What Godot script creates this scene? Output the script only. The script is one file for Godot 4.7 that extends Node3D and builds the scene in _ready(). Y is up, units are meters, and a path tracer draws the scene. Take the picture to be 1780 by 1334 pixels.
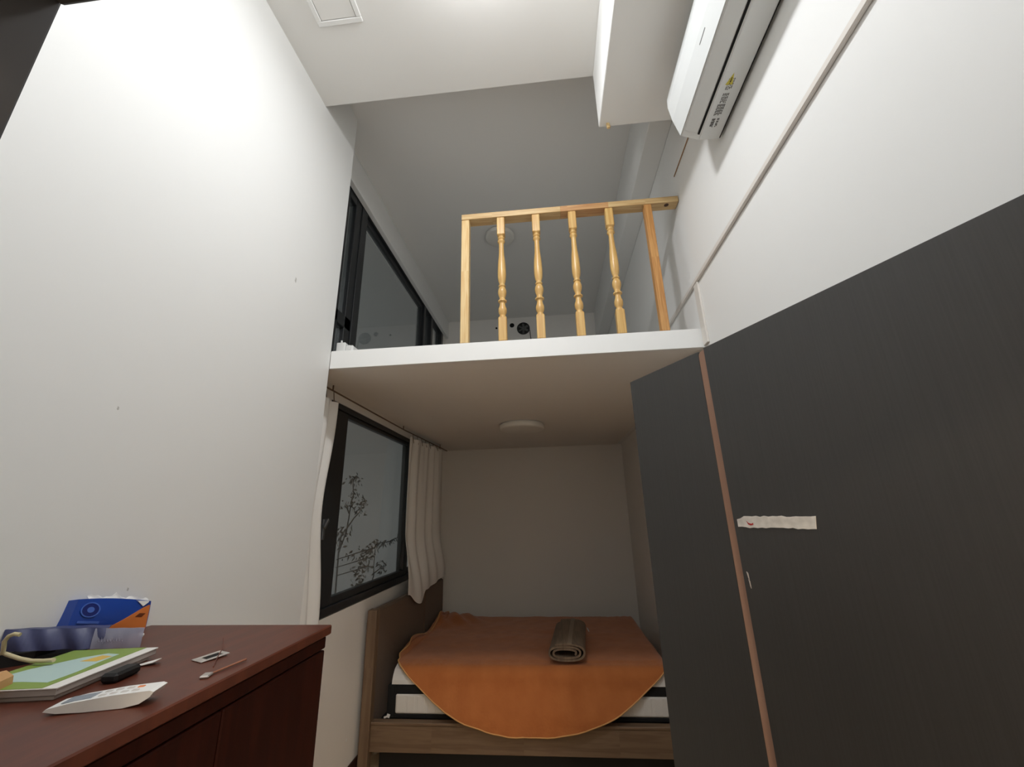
extends Node3D
# Room axes used by every builder: x to the right, y up from the lens height, d = metres ahead of the lens.
# V() turns them into Godot axes (y from the floor, -z ahead).

const C := 1.746          # lens height above the floor
var org := Vector3.ZERO   # base of the thing being built; its meshes are stored relative to it
var M := {}
var names := {}


func V(x: float, y: float, d: float) -> Vector3:
	return Vector3(x, y + C, -d)


# ---------------------------------------------------------------- mesh helpers
func mb() -> SurfaceTool:
	var s := SurfaceTool.new()
	s.begin(Mesh.PRIMITIVE_TRIANGLES)
	return s


func tri(s: SurfaceTool, a: Vector3, b: Vector3, c: Vector3, na: Vector3, nb = null, nc = null) -> void:
	var n1: Vector3 = na if nb == null else nb
	var n2: Vector3 = na if nc == null else nc
	if (b - a).cross(c - a).dot(na + n1 + n2) > 0.0:
		var t := b; b = c; c = t
		var tn := n1; n1 = n2; n2 = tn
	s.set_normal(na); s.add_vertex(a - org)
	s.set_normal(n1); s.add_vertex(b - org)
	s.set_normal(n2); s.add_vertex(c - org)


func quad(s: SurfaceTool, a: Vector3, b: Vector3, c: Vector3, d: Vector3, n: Vector3) -> void:
	tri(s, a, b, c, n)
	tri(s, a, c, d, n)


func obox(s: SurfaceTool, c: Vector3, h: Vector3, B: Basis = Basis.IDENTITY, bv := 0.0) -> void:
	bv = minf(bv, minf(h.x, minf(h.y, h.z)) * 0.9)
	var P = func(sg: Vector3, a: int) -> Vector3:
		var v := (h - Vector3.ONE * bv) * sg
		v[a] = h[a] * sg[a]
		return c + B * v
	for a in 3:
		var u := (a + 1) % 3
		var w := (a + 2) % 3
		for sa in [-1.0, 1.0]:
			var q := []
			for k in [[-1.0, -1.0], [1.0, -1.0], [1.0, 1.0], [-1.0, 1.0]]:
				var sg := Vector3.ZERO
				sg[a] = sa; sg[u] = k[0]; sg[w] = k[1]
				q.append(P.call(sg, a))
			var n := Vector3.ZERO
			n[a] = sa
			quad(s, q[0], q[1], q[2], q[3], B * n)
	if bv <= 0.0:
		return
	for a in 3:
		var u := (a + 1) % 3
		var w := (a + 2) % 3
		for su in [-1.0, 1.0]:
			for sw in [-1.0, 1.0]:
				var lo := Vector3.ZERO
				lo[a] = -1.0; lo[u] = su; lo[w] = sw
				var hi := lo
				hi[a] = 1.0
				var n := lo
				n[a] = 0.0
				quad(s, P.call(lo, u), P.call(hi, u), P.call(hi, w), P.call(lo, w), (B * n).normalized())
	for sx in [-1.0, 1.0]:
		for sy in [-1.0, 1.0]:
			for sz in [-1.0, 1.0]:
				var sg := Vector3(sx, sy, sz)
				tri(s, P.call(sg, 0), P.call(sg, 1), P.call(sg, 2), (B * sg).normalized())


# a box between room coordinates
func bx(s: SurfaceTool, x0: float, x1: float, y0: float, y1: float, d0: float, d1: float, bv := 0.0) -> void:
	obox(s, V((x0 + x1) / 2, (y0 + y1) / 2, (d0 + d1) / 2), Vector3(absf(x1 - x0), absf(y1 - y0), absf(d1 - d0)) / 2, Basis.IDENTITY, bv)


# an upright board that follows the plan line (x0, d0) - (x1, d1); its front face lies on that line, its thickness goes to side * normal
func board(s: SurfaceTool, x0: float, d0: float, x1: float, d1: float, y0: float, y1: float, th: float, bv := 0.0) -> void:
	var a := V(x0, 0, d0)
	var b := V(x1, 0, d1)
	var t := (b - a).normalized()
	var n := Vector3.UP.cross(t)
	var B := Basis(t, Vector3.UP, t.cross(Vector3.UP))
	obox(s, (a + b) / 2 + Vector3.UP * ((y0 + y1) / 2) + n * th / 2, Vector3((b - a).length() / 2, (y1 - y0) / 2, absf(th) / 2), B, bv)


# polygon in the x-y plane of xf, pushed along its z by depth
func prism(s: SurfaceTool, poly: PackedVector2Array, xf: Transform3D, depth: float) -> void:
	var idx := Geometry2D.triangulate_polygon(poly)
	var nz := xf.basis.z.normalized() * signf(depth)
	for k in range(0, idx.size(), 3):
		var p := []
		for j in 3:
			p.append(xf * Vector3(poly[idx[k + j]].x, poly[idx[k + j]].y, 0))
		var off := xf.basis.z * depth
		tri(s, p[0], p[1], p[2], -nz)
		tri(s, p[0] + off, p[1] + off, p[2] + off, nz)
	var area := 0.0
	for k in poly.size():
		area += poly[k].cross(poly[(k + 1) % poly.size()])
	for k in poly.size():
		var a := poly[k]
		var b := poly[(k + 1) % poly.size()]
		var e := (b - a)
		var n2 := Vector2(e.y, -e.x) * signf(area)
		var n := (xf.basis * Vector3(n2.x, n2.y, 0)).normalized()
		var pa := xf * Vector3(a.x, a.y, 0)
		var pb := xf * Vector3(b.x, b.y, 0)
		quad(s, pa, pb, pb + xf.basis.z * depth, pa + xf.basis.z * depth, n)


# profile of (radius, height) points turned about the y axis of xf
func lathe(s: SurfaceTool, prof: Array, xf: Transform3D, seg := 24) -> void:
	var m := prof.size()
	var sn := []
	for k in m - 1:
		var e: Vector2 = prof[k + 1] - prof[k]
		sn.append(Vector2(e.y, -e.x).normalized())
	for k in m - 1:
		var n0: Vector2 = sn[k]
		var n1: Vector2 = sn[k]
		if k > 0 and sn[k].dot(sn[k - 1]) > 0.5:
			n0 = (sn[k] + sn[k - 1]).normalized()
		if k < m - 2 and sn[k].dot(sn[k + 1]) > 0.5:
			n1 = (sn[k] + sn[k + 1]).normalized()
		for j in seg:
			var q := []
			var qn := []
			for c in [[j, k, n0], [j + 1, k, n0], [j + 1, k + 1, n1], [j, k + 1, n1]]:
				var a: float = TAU * c[0] / seg
				var r: Vector2 = prof[c[1]]
				q.append(xf * Vector3(cos(a) * r.x, r.y, sin(a) * r.x))
				qn.append((xf.basis * Vector3(cos(a) * c[2].x, c[2].y, sin(a) * c[2].x)).normalized())
			if prof[k].x > 1e-6:
				tri(s, q[0], q[1], q[2], qn[0], qn[1], qn[2])
			if prof[k + 1].x > 1e-6 or prof[k].x <= 1e-6:
				tri(s, q[0], q[2], q[3], qn[0], qn[2], qn[3])


func tube(s: SurfaceTool, pts: Array, r: float, seg := 8, r_end := -1.0) -> void:
	var rings := []
	var m := pts.size()
	var side := Vector3.ZERO
	for k in m:
		var t: Vector3 = (pts[mini(k + 1, m - 1)] - pts[maxi(k - 1, 0)]).normalized()
		if side == Vector3.ZERO:
			side = t.cross(Vector3.UP if absf(t.y) < 0.9 else Vector3.RIGHT).normalized()
		side = (side - t * side.dot(t)).normalized()
		var up := t.cross(side)
		var rr := r if r_end < 0.0 else lerpf(r, r_end, float(k) / (m - 1))
		var ring := []
		for j in seg:
			var n := side * cos(TAU * j / seg) + up * sin(TAU * j / seg)
			ring.append([pts[k] + n * rr, n])
		rings.append(ring)
	for k in m - 1:
		for j in seg:
			var a = rings[k][j]
			var b = rings[k][(j + 1) % seg]
			var c = rings[k + 1][(j + 1) % seg]
			var d = rings[k + 1][j]
			tri(s, a[0], b[0], c[0], a[1], b[1], c[1])
			tri(s, a[0], c[0], d[0], a[1], c[1], d[1])
	for e in [0, m - 1]:
		var n: Vector3 = (pts[0] - pts[1]).normalized() if e == 0 else (pts[m - 1] - pts[m - 2]).normalized()
		for j in range(1, seg - 1):
			tri(s, rings[e][0][0], rings[e][j][0], rings[e][j + 1][0], n)


# a cloth: rows of points, given thickness
func sheet(s: SurfaceTool, P: Array, th: float) -> void:
	var r := P.size()
	var c: int = P[0].size()
	var N := []
	for i in r:
		var row := []
		for j in c:
			var a: Vector3 = P[mini(i + 1, r - 1)][j] - P[maxi(i - 1, 0)][j]
			var b: Vector3 = P[i][mini(j + 1, c - 1)] - P[i][maxi(j - 1, 0)]
			var n := a.cross(b)
			row.append(n.normalized() if n.length() > 1e-12 else Vector3.UP)
		N.append(row)
	for side in [1.0, -1.0]:
		for i in r - 1:
			for j in c - 1:
				var q := []
				var n := []
				for k in [[i, j], [i + 1, j], [i + 1, j + 1], [i, j + 1]]:
					q.append(P[k[0]][k[1]] + N[k[0]][k[1]] * th * 0.5 * side)
					n.append(N[k[0]][k[1]] * side)
				tri(s, q[0], q[1], q[2], n[0], n[1], n[2])
				tri(s, q[0], q[2], q[3], n[0], n[2], n[3])
	var rim := []
	for j in c:
		rim.append([0, j])
	for i in range(1, r):
		rim.append([i, c - 1])
	for j in range(c - 2, -1, -1):
		rim.append([r - 1, j])
	for i in range(r - 2, -1, -1):
		rim.append([i, 0])
	for k in rim.size() - 1:
		var a: Vector3 = P[rim[k][0]][rim[k][1]]
		var b: Vector3 = P[rim[k + 1][0]][rim[k + 1][1]]
		var na: Vector3 = N[rim[k][0]][rim[k][1]] * th * 0.5
		var nb: Vector3 = N[rim[k + 1][0]][rim[k + 1][1]] * th * 0.5
		var n := (b - a).cross(na + nb)
		if n.length() > 1e-12:
			quad(s, a + na, b + nb, b - nb, a - na, n.normalized())


# ---------------------------------------------------------------- objects
func numbered(called: String) -> String:
	var k: int = names.get(called, 0)
	names[called] = k + 1
	return called if k == 0 else "%s_%03d" % [called, k]


func tag(o: Node, label: String, category: String, group := "", kind := "") -> Node:
	if label: o.set_meta("label", label)
	if category: o.set_meta("category", category)
	if group: o.set_meta("group", group)
	if kind: o.set_meta("kind", kind)
	return o


# a thing of several parts, its base at V(x, y, d)
func thing(called: String, label: String, category: String, base: Vector3, group := "", kind := "") -> Node3D:
	var o := Node3D.new()
	o.name = numbered(called)
	o.position = base
	add_child(o)
	org = base
	tag(o, label, category, group, kind)
	return o


func part(called: String, s: SurfaceTool, m: Material, parent: Node, label := "") -> MeshInstance3D:
	var o := MeshInstance3D.new()
	o.name = called
	o.mesh = s.commit()
	o.material_override = m
	o.cast_shadow = GeometryInstance3D.SHADOW_CASTING_SETTING_ON
	parent.add_child(o, true)
	if label: o.set_meta("label", label)
	return o


# a thing that is one mesh: set `org` first
func single(called: String, s: SurfaceTool, m: Material, label: String, category: String, group := "", kind := "") -> MeshInstance3D:
	var o := MeshInstance3D.new()
	o.name = numbered(called)
	o.mesh = s.commit()
	o.material_override = m
	o.position = org
	add_child(o)
	tag(o, label, category, group, kind)
	return o


# ---------------------------------------------------------------- materials
func lin(r: float, g: float, b: float) -> Color:
	return Color(r, g, b).linear_to_srgb()


func mat(called: String, c: Color, rough := 0.6, metal := 0.0) -> StandardMaterial3D:
	var m := StandardMaterial3D.new()
	m.resource_name = called
	m.albedo_color = c
	m.roughness = rough
	m.metallic = metal
	M[called] = m
	return m


# wood grain: streaks along v (or along u when across is true)
func wood_image(a: Color, b: Color, sx: float, sy: float, rings: float, sd: int, across := false, w := 256, h := 256) -> ImageTexture:
	var f := FastNoiseLite.new()
	f.seed = sd
	f.frequency = 1.0
	f.fractal_octaves = 4
	var im := Image.create(w, h, false, Image.FORMAT_RGB8)
	for y in h:
		for x in w:
			var u := float(x) / w
			var v := float(y) / h
			if across:
				var t := u; u = v; v = t
			# blended over its edges so that it repeats without a seam
			var n := 0.0
			for k in [[0.0, 1.0 - u], [-1.0, u]]:
				n += f.get_noise_2d((u + k[0]) * sx, v * sy) * k[1]
			var g := 0.5 + 0.5 * sin(n * rings)
			var fine := f.get_noise_2d(u * sx * 9.0 + 50.0, v * sy * 1.5) * 0.35
			im.set_pixel(x, y, a.lerp(b, clampf(g * 0.75 + 0.12 + fine, 0.0, 1.0)))
	im.generate_mipmaps()
	return ImageTexture.create_from_image(im)


func noise_image(a: Color, b: Color, freq: float, sd: int, size := 256) -> ImageTexture:
	var f := FastNoiseLite.new()
	f.seed = sd
	f.frequency = freq
	f.fractal_octaves = 4
	var src := f.get_seamless_image(size, size)
	var im := Image.create(size, size, false, Image.FORMAT_RGB8)
	for y in size:
		for x in size:
			im.set_pixel(x, y, a.lerp(b, src.get_pixel(x, y).r))
	im.generate_mipmaps()
	return ImageTexture.create_from_image(im)


func textured(called: String, t: Texture2D, scale: Vector3, rough := 0.6, world := false) -> StandardMaterial3D:
	var m := mat(called, Color.WHITE, rough)
	m.albedo_texture = t
	m.uv1_triplanar = true
	m.uv1_world_triplanar = world
	m.uv1_scale = scale
	return m


func relief(m: StandardMaterial3D, t: Texture2D, cm: float) -> void:
	m.heightmap_enabled = true
	m.heightmap_texture = t
	m.heightmap_scale = cm


func make_materials() -> void:
	mat("paint", Color(0.945, 0.945, 0.935), 0.62)
	mat("ceiling_paint", Color(0.94, 0.935, 0.92), 0.7)
	mat("niche_paint", Color(0.945, 0.93, 0.905), 0.7)
	mat("gloss_white", Color(0.955, 0.955, 0.945), 0.4)
	mat("scuff", Color(0.78, 0.77, 0.75), 0.8)
	mat("trunking", Color(0.90, 0.88, 0.85), 0.45)
	mat("frame_black", Color(0.125, 0.135, 0.145), 0.4)
	mat("hardware", Color(0.45, 0.46, 0.47), 0.35, 0.8)
	mat("jamb", Color(0.20, 0.195, 0.20), 0.6)
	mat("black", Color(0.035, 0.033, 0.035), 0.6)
	mat("hole", Color(0.02, 0.02, 0.02), 0.9)
	mat("corridor", Color(0.93, 0.925, 0.91), 0.8)
	var g := mat("glass", Color(0.9, 0.95, 0.96, 0.06), 0.02)
	g.transparency = BaseMaterial3D.TRANSPARENCY_ALPHA
	textured("floor_wood", wood_image(Color(0.90, 0.79, 0.64), Color(0.84, 0.72, 0.56), 14, 1.5, 6, 3), Vector3(1.2, 1.2, 1.2), 0.45, true)
	mat("skirting", Color(0.22, 0.12, 0.085), 0.5)
	# pine of the railing
	textured("pine", wood_image(Color(0.91, 0.80, 0.59), Color(0.84, 0.68, 0.44), 5, 0.7, 9, 11), Vector3(6, 2.0, 6), 0.42)
	textured("pine_warm", wood_image(Color(0.84, 0.64, 0.40), Color(0.72, 0.50, 0.28), 5, 0.7, 9, 15), Vector3(6, 2.0, 6), 0.42)
	textured("pine_turned", wood_image(Color(0.88, 0.74, 0.48), Color(0.80, 0.62, 0.36), 4, 0.6, 7, 19), Vector3(7, 2.0, 7), 0.33)
	textured("pine_rail", wood_image(Color(0.86, 0.75, 0.55), Color(0.76, 0.61, 0.41), 5, 0.7, 9, 23, true), Vector3(2.0, 6, 6), 0.42)
	textured("pine_rail_pink", wood_image(Color(0.83, 0.66, 0.46), Color(0.73, 0.53, 0.34), 5, 0.7, 9, 27, true), Vector3(2.0, 6, 6), 0.42)
	mat("knot", Color(0.30, 0.20, 0.13), 0.6)
	# dark laminate of the folding door
	textured("laminate", wood_image(Color(0.215, 0.212, 0.208), Color(0.185, 0.182, 0.178), 90, 1.6, 4, 31, false, 512, 256), Vector3(3.0, 1.2, 3.0), 0.42)
	M.laminate.metallic_specular = 0.55
	textured("bare_edge", wood_image(Color(0.62, 0.49, 0.41), Color(0.56, 0.43, 0.355), 6, 0.8, 5, 33), Vector3(5, 1.5, 5), 0.7)
	textured("torn_paper", noise_image(Color(0.86, 0.85, 0.83), Color(0.72, 0.71, 0.69), 0.03, 35, 128), Vector3(12, 12, 12), 0.8)
	mat("red_print", Color(0.62, 0.10, 0.10), 0.6)
	# dresser
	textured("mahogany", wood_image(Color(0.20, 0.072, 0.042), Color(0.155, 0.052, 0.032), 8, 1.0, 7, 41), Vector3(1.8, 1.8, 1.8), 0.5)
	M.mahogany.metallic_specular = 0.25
	textured("mahogany_top", wood_image(Color(0.375, 0.185, 0.115), Color(0.32, 0.15, 0.092), 8, 1.0, 7, 43), Vector3(1.8, 1.8, 1.8), 0.42)  # lighter copy of the mahogany: reflected wall light put into the colour
	# bed
	textured("bed_wood", wood_image(Color(0.50, 0.41, 0.32), Color(0.43, 0.34, 0.26), 5, 0.9, 7, 51, true), Vector3(1.5, 3, 3), 0.55)
	textured("bed_wood_up", wood_image(Color(0.50, 0.41, 0.32), Color(0.43, 0.34, 0.26), 5, 0.9, 7, 52), Vector3(4, 1.5, 4), 0.55)
	var up := textured("upholstery", noise_image(Color(0.45, 0.36, 0.28), Color(0.39, 0.31, 0.24), 0.08, 53), Vector3(4, 4, 4), 0.75)
	up.rim_enabled = true; up.rim = 0.2
	var wv := noise_image(Color.BLACK, Color.WHITE, 0.15, 57)
	mat("ticking", Color(0.90, 0.885, 0.86), 0.8)
	relief(M.ticking, wv, 0.15)
	M.ticking.uv1_triplanar = true; M.ticking.uv1_scale = Vector3(8, 8, 8)
	mat("mesh_black", Color(0.04, 0.038, 0.04), 0.85)
	var bl := textured("blanket", noise_image(Color(0.765, 0.46, 0.235), Color(0.70, 0.40, 0.185), 0.02, 61), Vector3(1.2, 1.2, 1.2), 0.9)
	bl.rim_enabled = true; bl.rim = 0.5; bl.rim_tint = 0.8
	relief(bl, wv, 0.12)
	mat("blanket_hem", Color(0.86, 0.66, 0.42), 0.9)
	textured("mat_roll", wood_image(Color(0.50, 0.42, 0.34), Color(0.40, 0.33, 0.265), 10, 0.6, 5, 63), Vector3(3, 3, 3), 0.6)
	mat("mat_band", Color(0.55, 0.48, 0.40), 0.6)
	var cu := mat("curtain", Color(0.95, 0.94, 0.92), 0.85)
	cu.backlight_enabled = true
	cu.backlight = Color(0.25, 0.25, 0.25)
	mat("rod", Color(0.42, 0.33, 0.25), 0.5)
	# things on the dresser
	mat("plastic_white", Color(0.90, 0.90, 0.89), 0.4)
	mat("plastic_grey", Color(0.55, 0.58, 0.60), 0.25)
	mat("button", Color(0.78, 0.76, 0.74), 0.5)
	mat("button_orange", Color(0.85, 0.50, 0.28), 0.5)
	mat("print_green", Color(0.50, 0.60, 0.24), 0.45)
	mat("print_aqua", Color(0.70, 0.80, 0.78), 0.45)
	mat("print_yellow", Color(0.85, 0.70, 0.30), 0.45)
	mat("paper", Color(0.88, 0.87, 0.85), 0.7)
	mat("page_edge", Color(0.66, 0.63, 0.61), 0.8)
	mat("navy", Color(0.25, 0.27, 0.42), 0.4)
	var sl := mat("sleeve", Color(0.62, 0.62, 0.70, 0.55), 0.4)
	sl.transparency = BaseMaterial3D.TRANSPARENCY_ALPHA
	mat("sleeve_print", Color(0.66, 0.65, 0.72), 0.4)
	mat("rope", Color(0.80, 0.75, 0.60), 0.8)
	mat("pack_blue", Color(0.12, 0.28, 0.64), 0.3)
	mat("pack_dark", Color(0.10, 0.16, 0.45), 0.35)
	mat("pack_light", Color(0.30, 0.44, 0.78), 0.35)
	mat("pack_orange", Color(0.86, 0.50, 0.25), 0.35)
	mat("pack_brown", Color(0.42, 0.20, 0.10), 0.4)
	mat("tissue", Color(0.94, 0.94, 0.93), 0.85)
	mat("tan", Color(0.78, 0.60, 0.40), 0.6)
	mat("steel", Color(0.80, 0.78, 0.76), 0.35, 0.75)
	mat("brown_stick", Color(0.40, 0.22, 0.17), 0.5)
	mat("copper_rod", Color(0.62, 0.42, 0.33), 0.4, 0.3)
	# fittings
	mat("ac_white", Color(0.885, 0.895, 0.89), 0.35)
	mat("ac_grey", Color(0.87, 0.88, 0.875), 0.45)
	mat("print_grey", Color(0.42, 0.42, 0.41), 0.6)
	mat("warn_yellow", Color(0.80, 0.74, 0.25), 0.5)
	mat("lamp_opal", Color(0.93, 0.92, 0.89), 0.45)
	var ol := mat("lamp_lit", Color(0.95, 0.95, 0.93), 0.5)
	ol.emission_enabled = true
	ol.emission = Color(1.0, 0.97, 0.93)
	ol.emission_energy_multiplier = 2.0
	mat("lamp_base", Color(0.88, 0.87, 0.85), 0.5)
	mat("wire", Color(0.66, 0.52, 0.38), 0.6)
	mat("fan_dark", Color(0.09, 0.09, 0.085), 0.5)
	mat("fan_blade", Color(0.36, 0.37, 0.36), 0.5)
	mat("leaf", Color(0.10, 0.12, 0.09), 0.7)
	mat("stem", Color(0.11, 0.10, 0.08), 0.8)
	mat("pot", Color(0.25, 0.23, 0.22), 0.8)
	mat("paving", Color(0.30, 0.30, 0.30), 0.9)


# ---------------------------------------------------------------- scene
func _ready() -> void:
	# camera: solved from the vanishing points of the photograph
	var cam := Camera3D.new()
	cam.name = "camera"
	cam.projection = Camera3D.PROJECTION_PERSPECTIVE
	cam.keep_aspect = Camera3D.KEEP_HEIGHT
	cam.fov = 85.645
	cam.near = 0.02
	add_child(cam)
	var ry := Basis(Vector3.UP, deg_to_rad(5.1344))
	var rp := Basis(Vector3.RIGHT, deg_to_rad(17.5362))
	var rr := Basis(Vector3.BACK, deg_to_rad(-1.4740))
	cam.transform = Transform3D(ry * rp * rr, Vector3(0, C, 0))
	cam.current = true

	# dusk outside: only air, brighter at the horizon
	var env := Environment.new()
	var sm := ProceduralSkyMaterial.new()
	sm.sky_top_color = lin(0.026, 0.028, 0.027)
	sm.sky_horizon_color = lin(0.098, 0.104, 0.099)
	sm.sky_curve = 0.35
	sm.ground_horizon_color = lin(0.098, 0.104, 0.099)
	sm.ground_bottom_color = lin(0.06, 0.065, 0.07)
	sm.ground_curve = 0.3
	var sky := Sky.new()
	sky.sky_material = sm
	env.background_mode = Environment.BG_SKY
	env.sky = sky
	env.tonemap_mode = Environment.TONE_MAPPER_LINEAR
	env.tonemap_exposure = 1.0
	env.sdfgi_enabled = true
	env.ssao_enabled = true
	env.ssil_enabled = true
	var we := WorldEnvironment.new()
	we.name = "world_environment"
	we.environment = env
	add_child(we)

	make_materials()
	lit_lamp()
	passage_fill()
	room()
	windows()
	folding_door()
	fittings()
	railing()
	bed()
	curtains()
	dresser()
	dresser_things()
	outside()


const LAMP := Vector3(-0.23, 2.543, 1.03)
const LAMP_COLOR := Color(0.975, 0.985, 1.0)

func lit_lamp() -> void:
	var t := thing("ceiling_lamp", "lit round opal ceiling lamp on the white ceiling above the dresser side of the room", "lamp", V(LAMP.x, LAMP.y, LAMP.z))
	var s := mb()
	lathe(s, [Vector2(0, 0), Vector2(0.17, 0), Vector2(0.17, -0.02), Vector2(0, -0.02)], Transform3D(Basis.IDENTITY, org), 40)
	part("lamp_base", s, M.lamp_base, t)
	s = mb()
	lathe(s, [Vector2(0.0, -0.105), Vector2(0.09, -0.103), Vector2(0.14, -0.093), Vector2(0.168, -0.07), Vector2(0.175, -0.045), Vector2(0.172, -0.021), Vector2(0, -0.021)], Transform3D(Basis.IDENTITY, org), 40)
	part("lamp_shade", s, M.lamp_lit, t)
	var l := OmniLight3D.new()
	l.name = "lamp_light"
	l.light_color = LAMP_COLOR
	l.light_energy = 0.40
	l.light_size = 0.08
	l.omni_range = 12.0
	l.omni_attenuation = 2.0
	l.shadow_enabled = true
	l.position = Vector3(0, -0.075, 0)
	t.add_child(l)
	# the flat face of the shade throws most of its light downwards
	var f := AreaLight3D.new()
	f.name = "lamp_face_light"
	f.light_color = LAMP_COLOR
	f.light_energy = 2.02
	f.area_size = Vector2(0.17, 0.17)
	f.area_range = 12.0
	f.area_attenuation = 2.0
	f.shadow_enabled = true
	f.transform = Transform3D(Basis(Vector3.RIGHT, -PI / 2), Vector3(0, -0.108, 0))
	t.add_child(f)


func passage_fill() -> void:  # unseen lamp, added as fill to brighten the bed niche
	var t := thing("ceiling_lamp", "added unseen fill light behind the doorway, shaped as a warm ceiling lamp", "lamp", V(0.60, 1.0, -1.30))
	var s := mb()
	lathe(s, [Vector2(0, 0), Vector2(0.14, 0), Vector2(0.14, -0.04), Vector2(0.12, -0.055), Vector2(0, -0.06)], Transform3D(Basis.IDENTITY, org), 32)
	part("lamp_shade", s, M.lamp_lit, t)
	var f := AreaLight3D.new()
	f.name = "passage_fill_light"
	f.light_color = Color(1.0, 0.93, 0.84)
	f.light_energy = PASSAGE_FILL
	f.area_size = Vector2(0.22, 0.22)
	f.area_range = 10.0
	f.area_attenuation = 2.0
	f.shadow_enabled = true
	f.transform = Transform3D(Basis(Vector3.RIGHT, -PI / 2), Vector3(0, -0.065, 0))
	t.add_child(f)


const PASSAGE_FILL := 4.0

func struct(called: String, s: SurfaceTool, m: Material, label: String, category: String) -> MeshInstance3D:
	return single(called, s, m, label, category, "", "structure")


func room() -> void:
	org = Vector3.ZERO
	var s := mb()
	bx(s, -1.75, 1.20, -1.846, -1.746, -1.6, 6.0)
	struct("floor", s, M.floor_wood, "light brown wooden floor under the bed", "floor")
	s = mb()
	bx(s, -1.73, -1.331, -1.746, 3.1, 0.0, 2.279)
	var wl := struct("wall_left", s, M.paint, "large bright white wall on the left behind the dresser", "wall")
	s = mb()
	for q in [[0.344, 1.125, 0.003, 0.006], [1.242, 1.854, 0.006, 0.016], [-0.193, 1.296, 0.003, 0.005]]:
		var sp := PackedVector2Array()
		for k in 9:
			var a := TAU * k / 9.0
			var r := 1.0 + 0.3 * sin(k * 2.7)
			sp.append(Vector2(q[1] + cos(a) * q[2] * r, q[0] + sin(a) * q[3] * r))
		prism(s, sp, Transform3D(Basis(Vector3.FORWARD, Vector3.UP, Vector3.RIGHT), V(-1.3312, 0, 0)), 0.0006)
	part("scuff", s, M.scuff, wl).set_meta("kind", "stuff")
	# window wall with its two openings
	s = mb()
	bx(s, -1.70, -1.528, -1.746, -0.615, 2.279, 6.0)
	bx(s, -1.70, -1.528, 0.812, 0.996, 2.279, 6.0)
	bx(s, -1.70, -1.528, -0.615, 0.812, 2.279, 2.70)
	bx(s, -1.70, -1.528, -0.615, 0.812, 5.20, 6.0)
	bx(s, -1.70, -1.528, 0.996, 1.06, 2.279, 6.0)
	bx(s, -1.70, -1.528, 1.06, 2.69, 2.279, 2.45)
	bx(s, -1.70, -1.528, 1.06, 2.69, 5.60, 6.0)
	bx(s, -1.70, -1.528, 2.69, 3.1, 2.279, 6.0)
	var ww := struct("wall_window", s, M.niche_paint, "white wall holding the lower and upper black windows", "wall")
	s = mb()
	prism(s, PackedVector2Array([Vector2(3.362, -1.470), Vector2(3.372, -1.464), Vector2(3.384, -1.473), Vector2(3.376, -1.486), Vector2(3.366, -1.482)]), Transform3D(Basis(Vector3.FORWARD, Vector3.UP, Vector3.RIGHT), V(-1.5282, 0, 0)), 0.002)
	part("paint_chip", s, M.gloss_white, ww)
	s = mb()
	bx(s, -1.527, -1.483, 2.605, 2.884, 2.279, 5.764, 0.003)
	bx(s, -1.483, -1.474, 2.874, 2.8845, 2.279, 5.764, 0.002)
	struct("trim_1", s, M.paint, "white boxed strip above the upper window along the loft ceiling", "trim")
	s = mb()
	bx(s, -1.73, 1.20, -1.746, 3.1, 5.764, 6.0)
	var wb := struct("wall_back", s, M.niche_paint, "cream back wall of the bed niche and the loft", "wall")
	# two bored holes in the loft part of the back wall: recessed cups with a rim
	for h in [[-0.495, 2.762, 0.036], [-0.735, 2.731, 0.016]]:
		s = mb()
		var xf := Transform3D(Basis(Vector3.RIGHT, PI / 2), V(h[0], h[1], 5.7645))
		lathe(s, [Vector2(h[2], 0), Vector2(h[2], 0.004), Vector2(h[2] * 0.86, 0.004), Vector2(h[2] * 0.8, 0.001), Vector2(0, 0.001)], xf, 18)
		part("pipe_hole", s, M.hole, wb)
	s = mb()
	bx(s, 0.903, 1.15, -1.746, 3.1, 0.0, 2.33)
	bx(s, 0.903, 1.15, 0.88, 3.1, 2.33, 5.764)
	struct("wall_right", s, M.paint, "white wall on the right carrying the air conditioner and the trunking", "wall")
	s = mb()
	bx(s, 0.957, 1.15, -1.746, 0.88, 2.33, 5.764)
	struct("wall_niche_right", s, M.niche_paint, "narrow cream side wall of the bed niche beside the folding door", "wall")
	s = mb()
	bx(s, -1.331, 0.903, 2.543, 3.1, 0.0, 1.891)
	struct("ceiling", s, M.ceiling_paint, "lower white ceiling over the front of the room with an access hatch", "ceiling")
	s = mb()
	bx(s, -1.73, 1.15, 2.885, 3.1, 1.891, 5.9)
	struct("ceiling_loft", s, M.ceiling_paint, "higher grey shaded ceiling over the loft", "ceiling")
	s = mb()
	bx(s, 0.375, 0.903, 2.13, 2.543, 0.19, 1.891, 0.004)
	struct("beam", s, M.paint, "white boxed beam hanging under the ceiling above the air conditioner", "beam")
	s = mb()
	bx(s, 0.755, 0.903, 2.43, 2.885, 1.891, 5.764, 0.004)
	struct("beam_001", s, M.paint, "long white boxed beam along the loft ceiling at the right wall", "beam")
	# loft slab: soffit, front fascia board and floor
	var slab := thing("loft_slab", "white loft floor slab spanning above the bed with a bright front edge", "slab", V(-0.2, 0.88, 2.279), "", "structure")
	s = mb()
	bx(s, -1.528, 0.957, 0.88, 0.985, 2.297, 5.764)
	part("soffit", s, M.niche_paint, slab)
	s = mb()
	bx(s, -1.329, 0.901, 0.8795, 0.996, 2.279, 2.297, 0.0015)
	part("fascia", s, M.gloss_white, slab)
	s = mb()
	bx(s, -1.528, 0.903, 0.985, 0.996, 2.297, 5.764)
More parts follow.
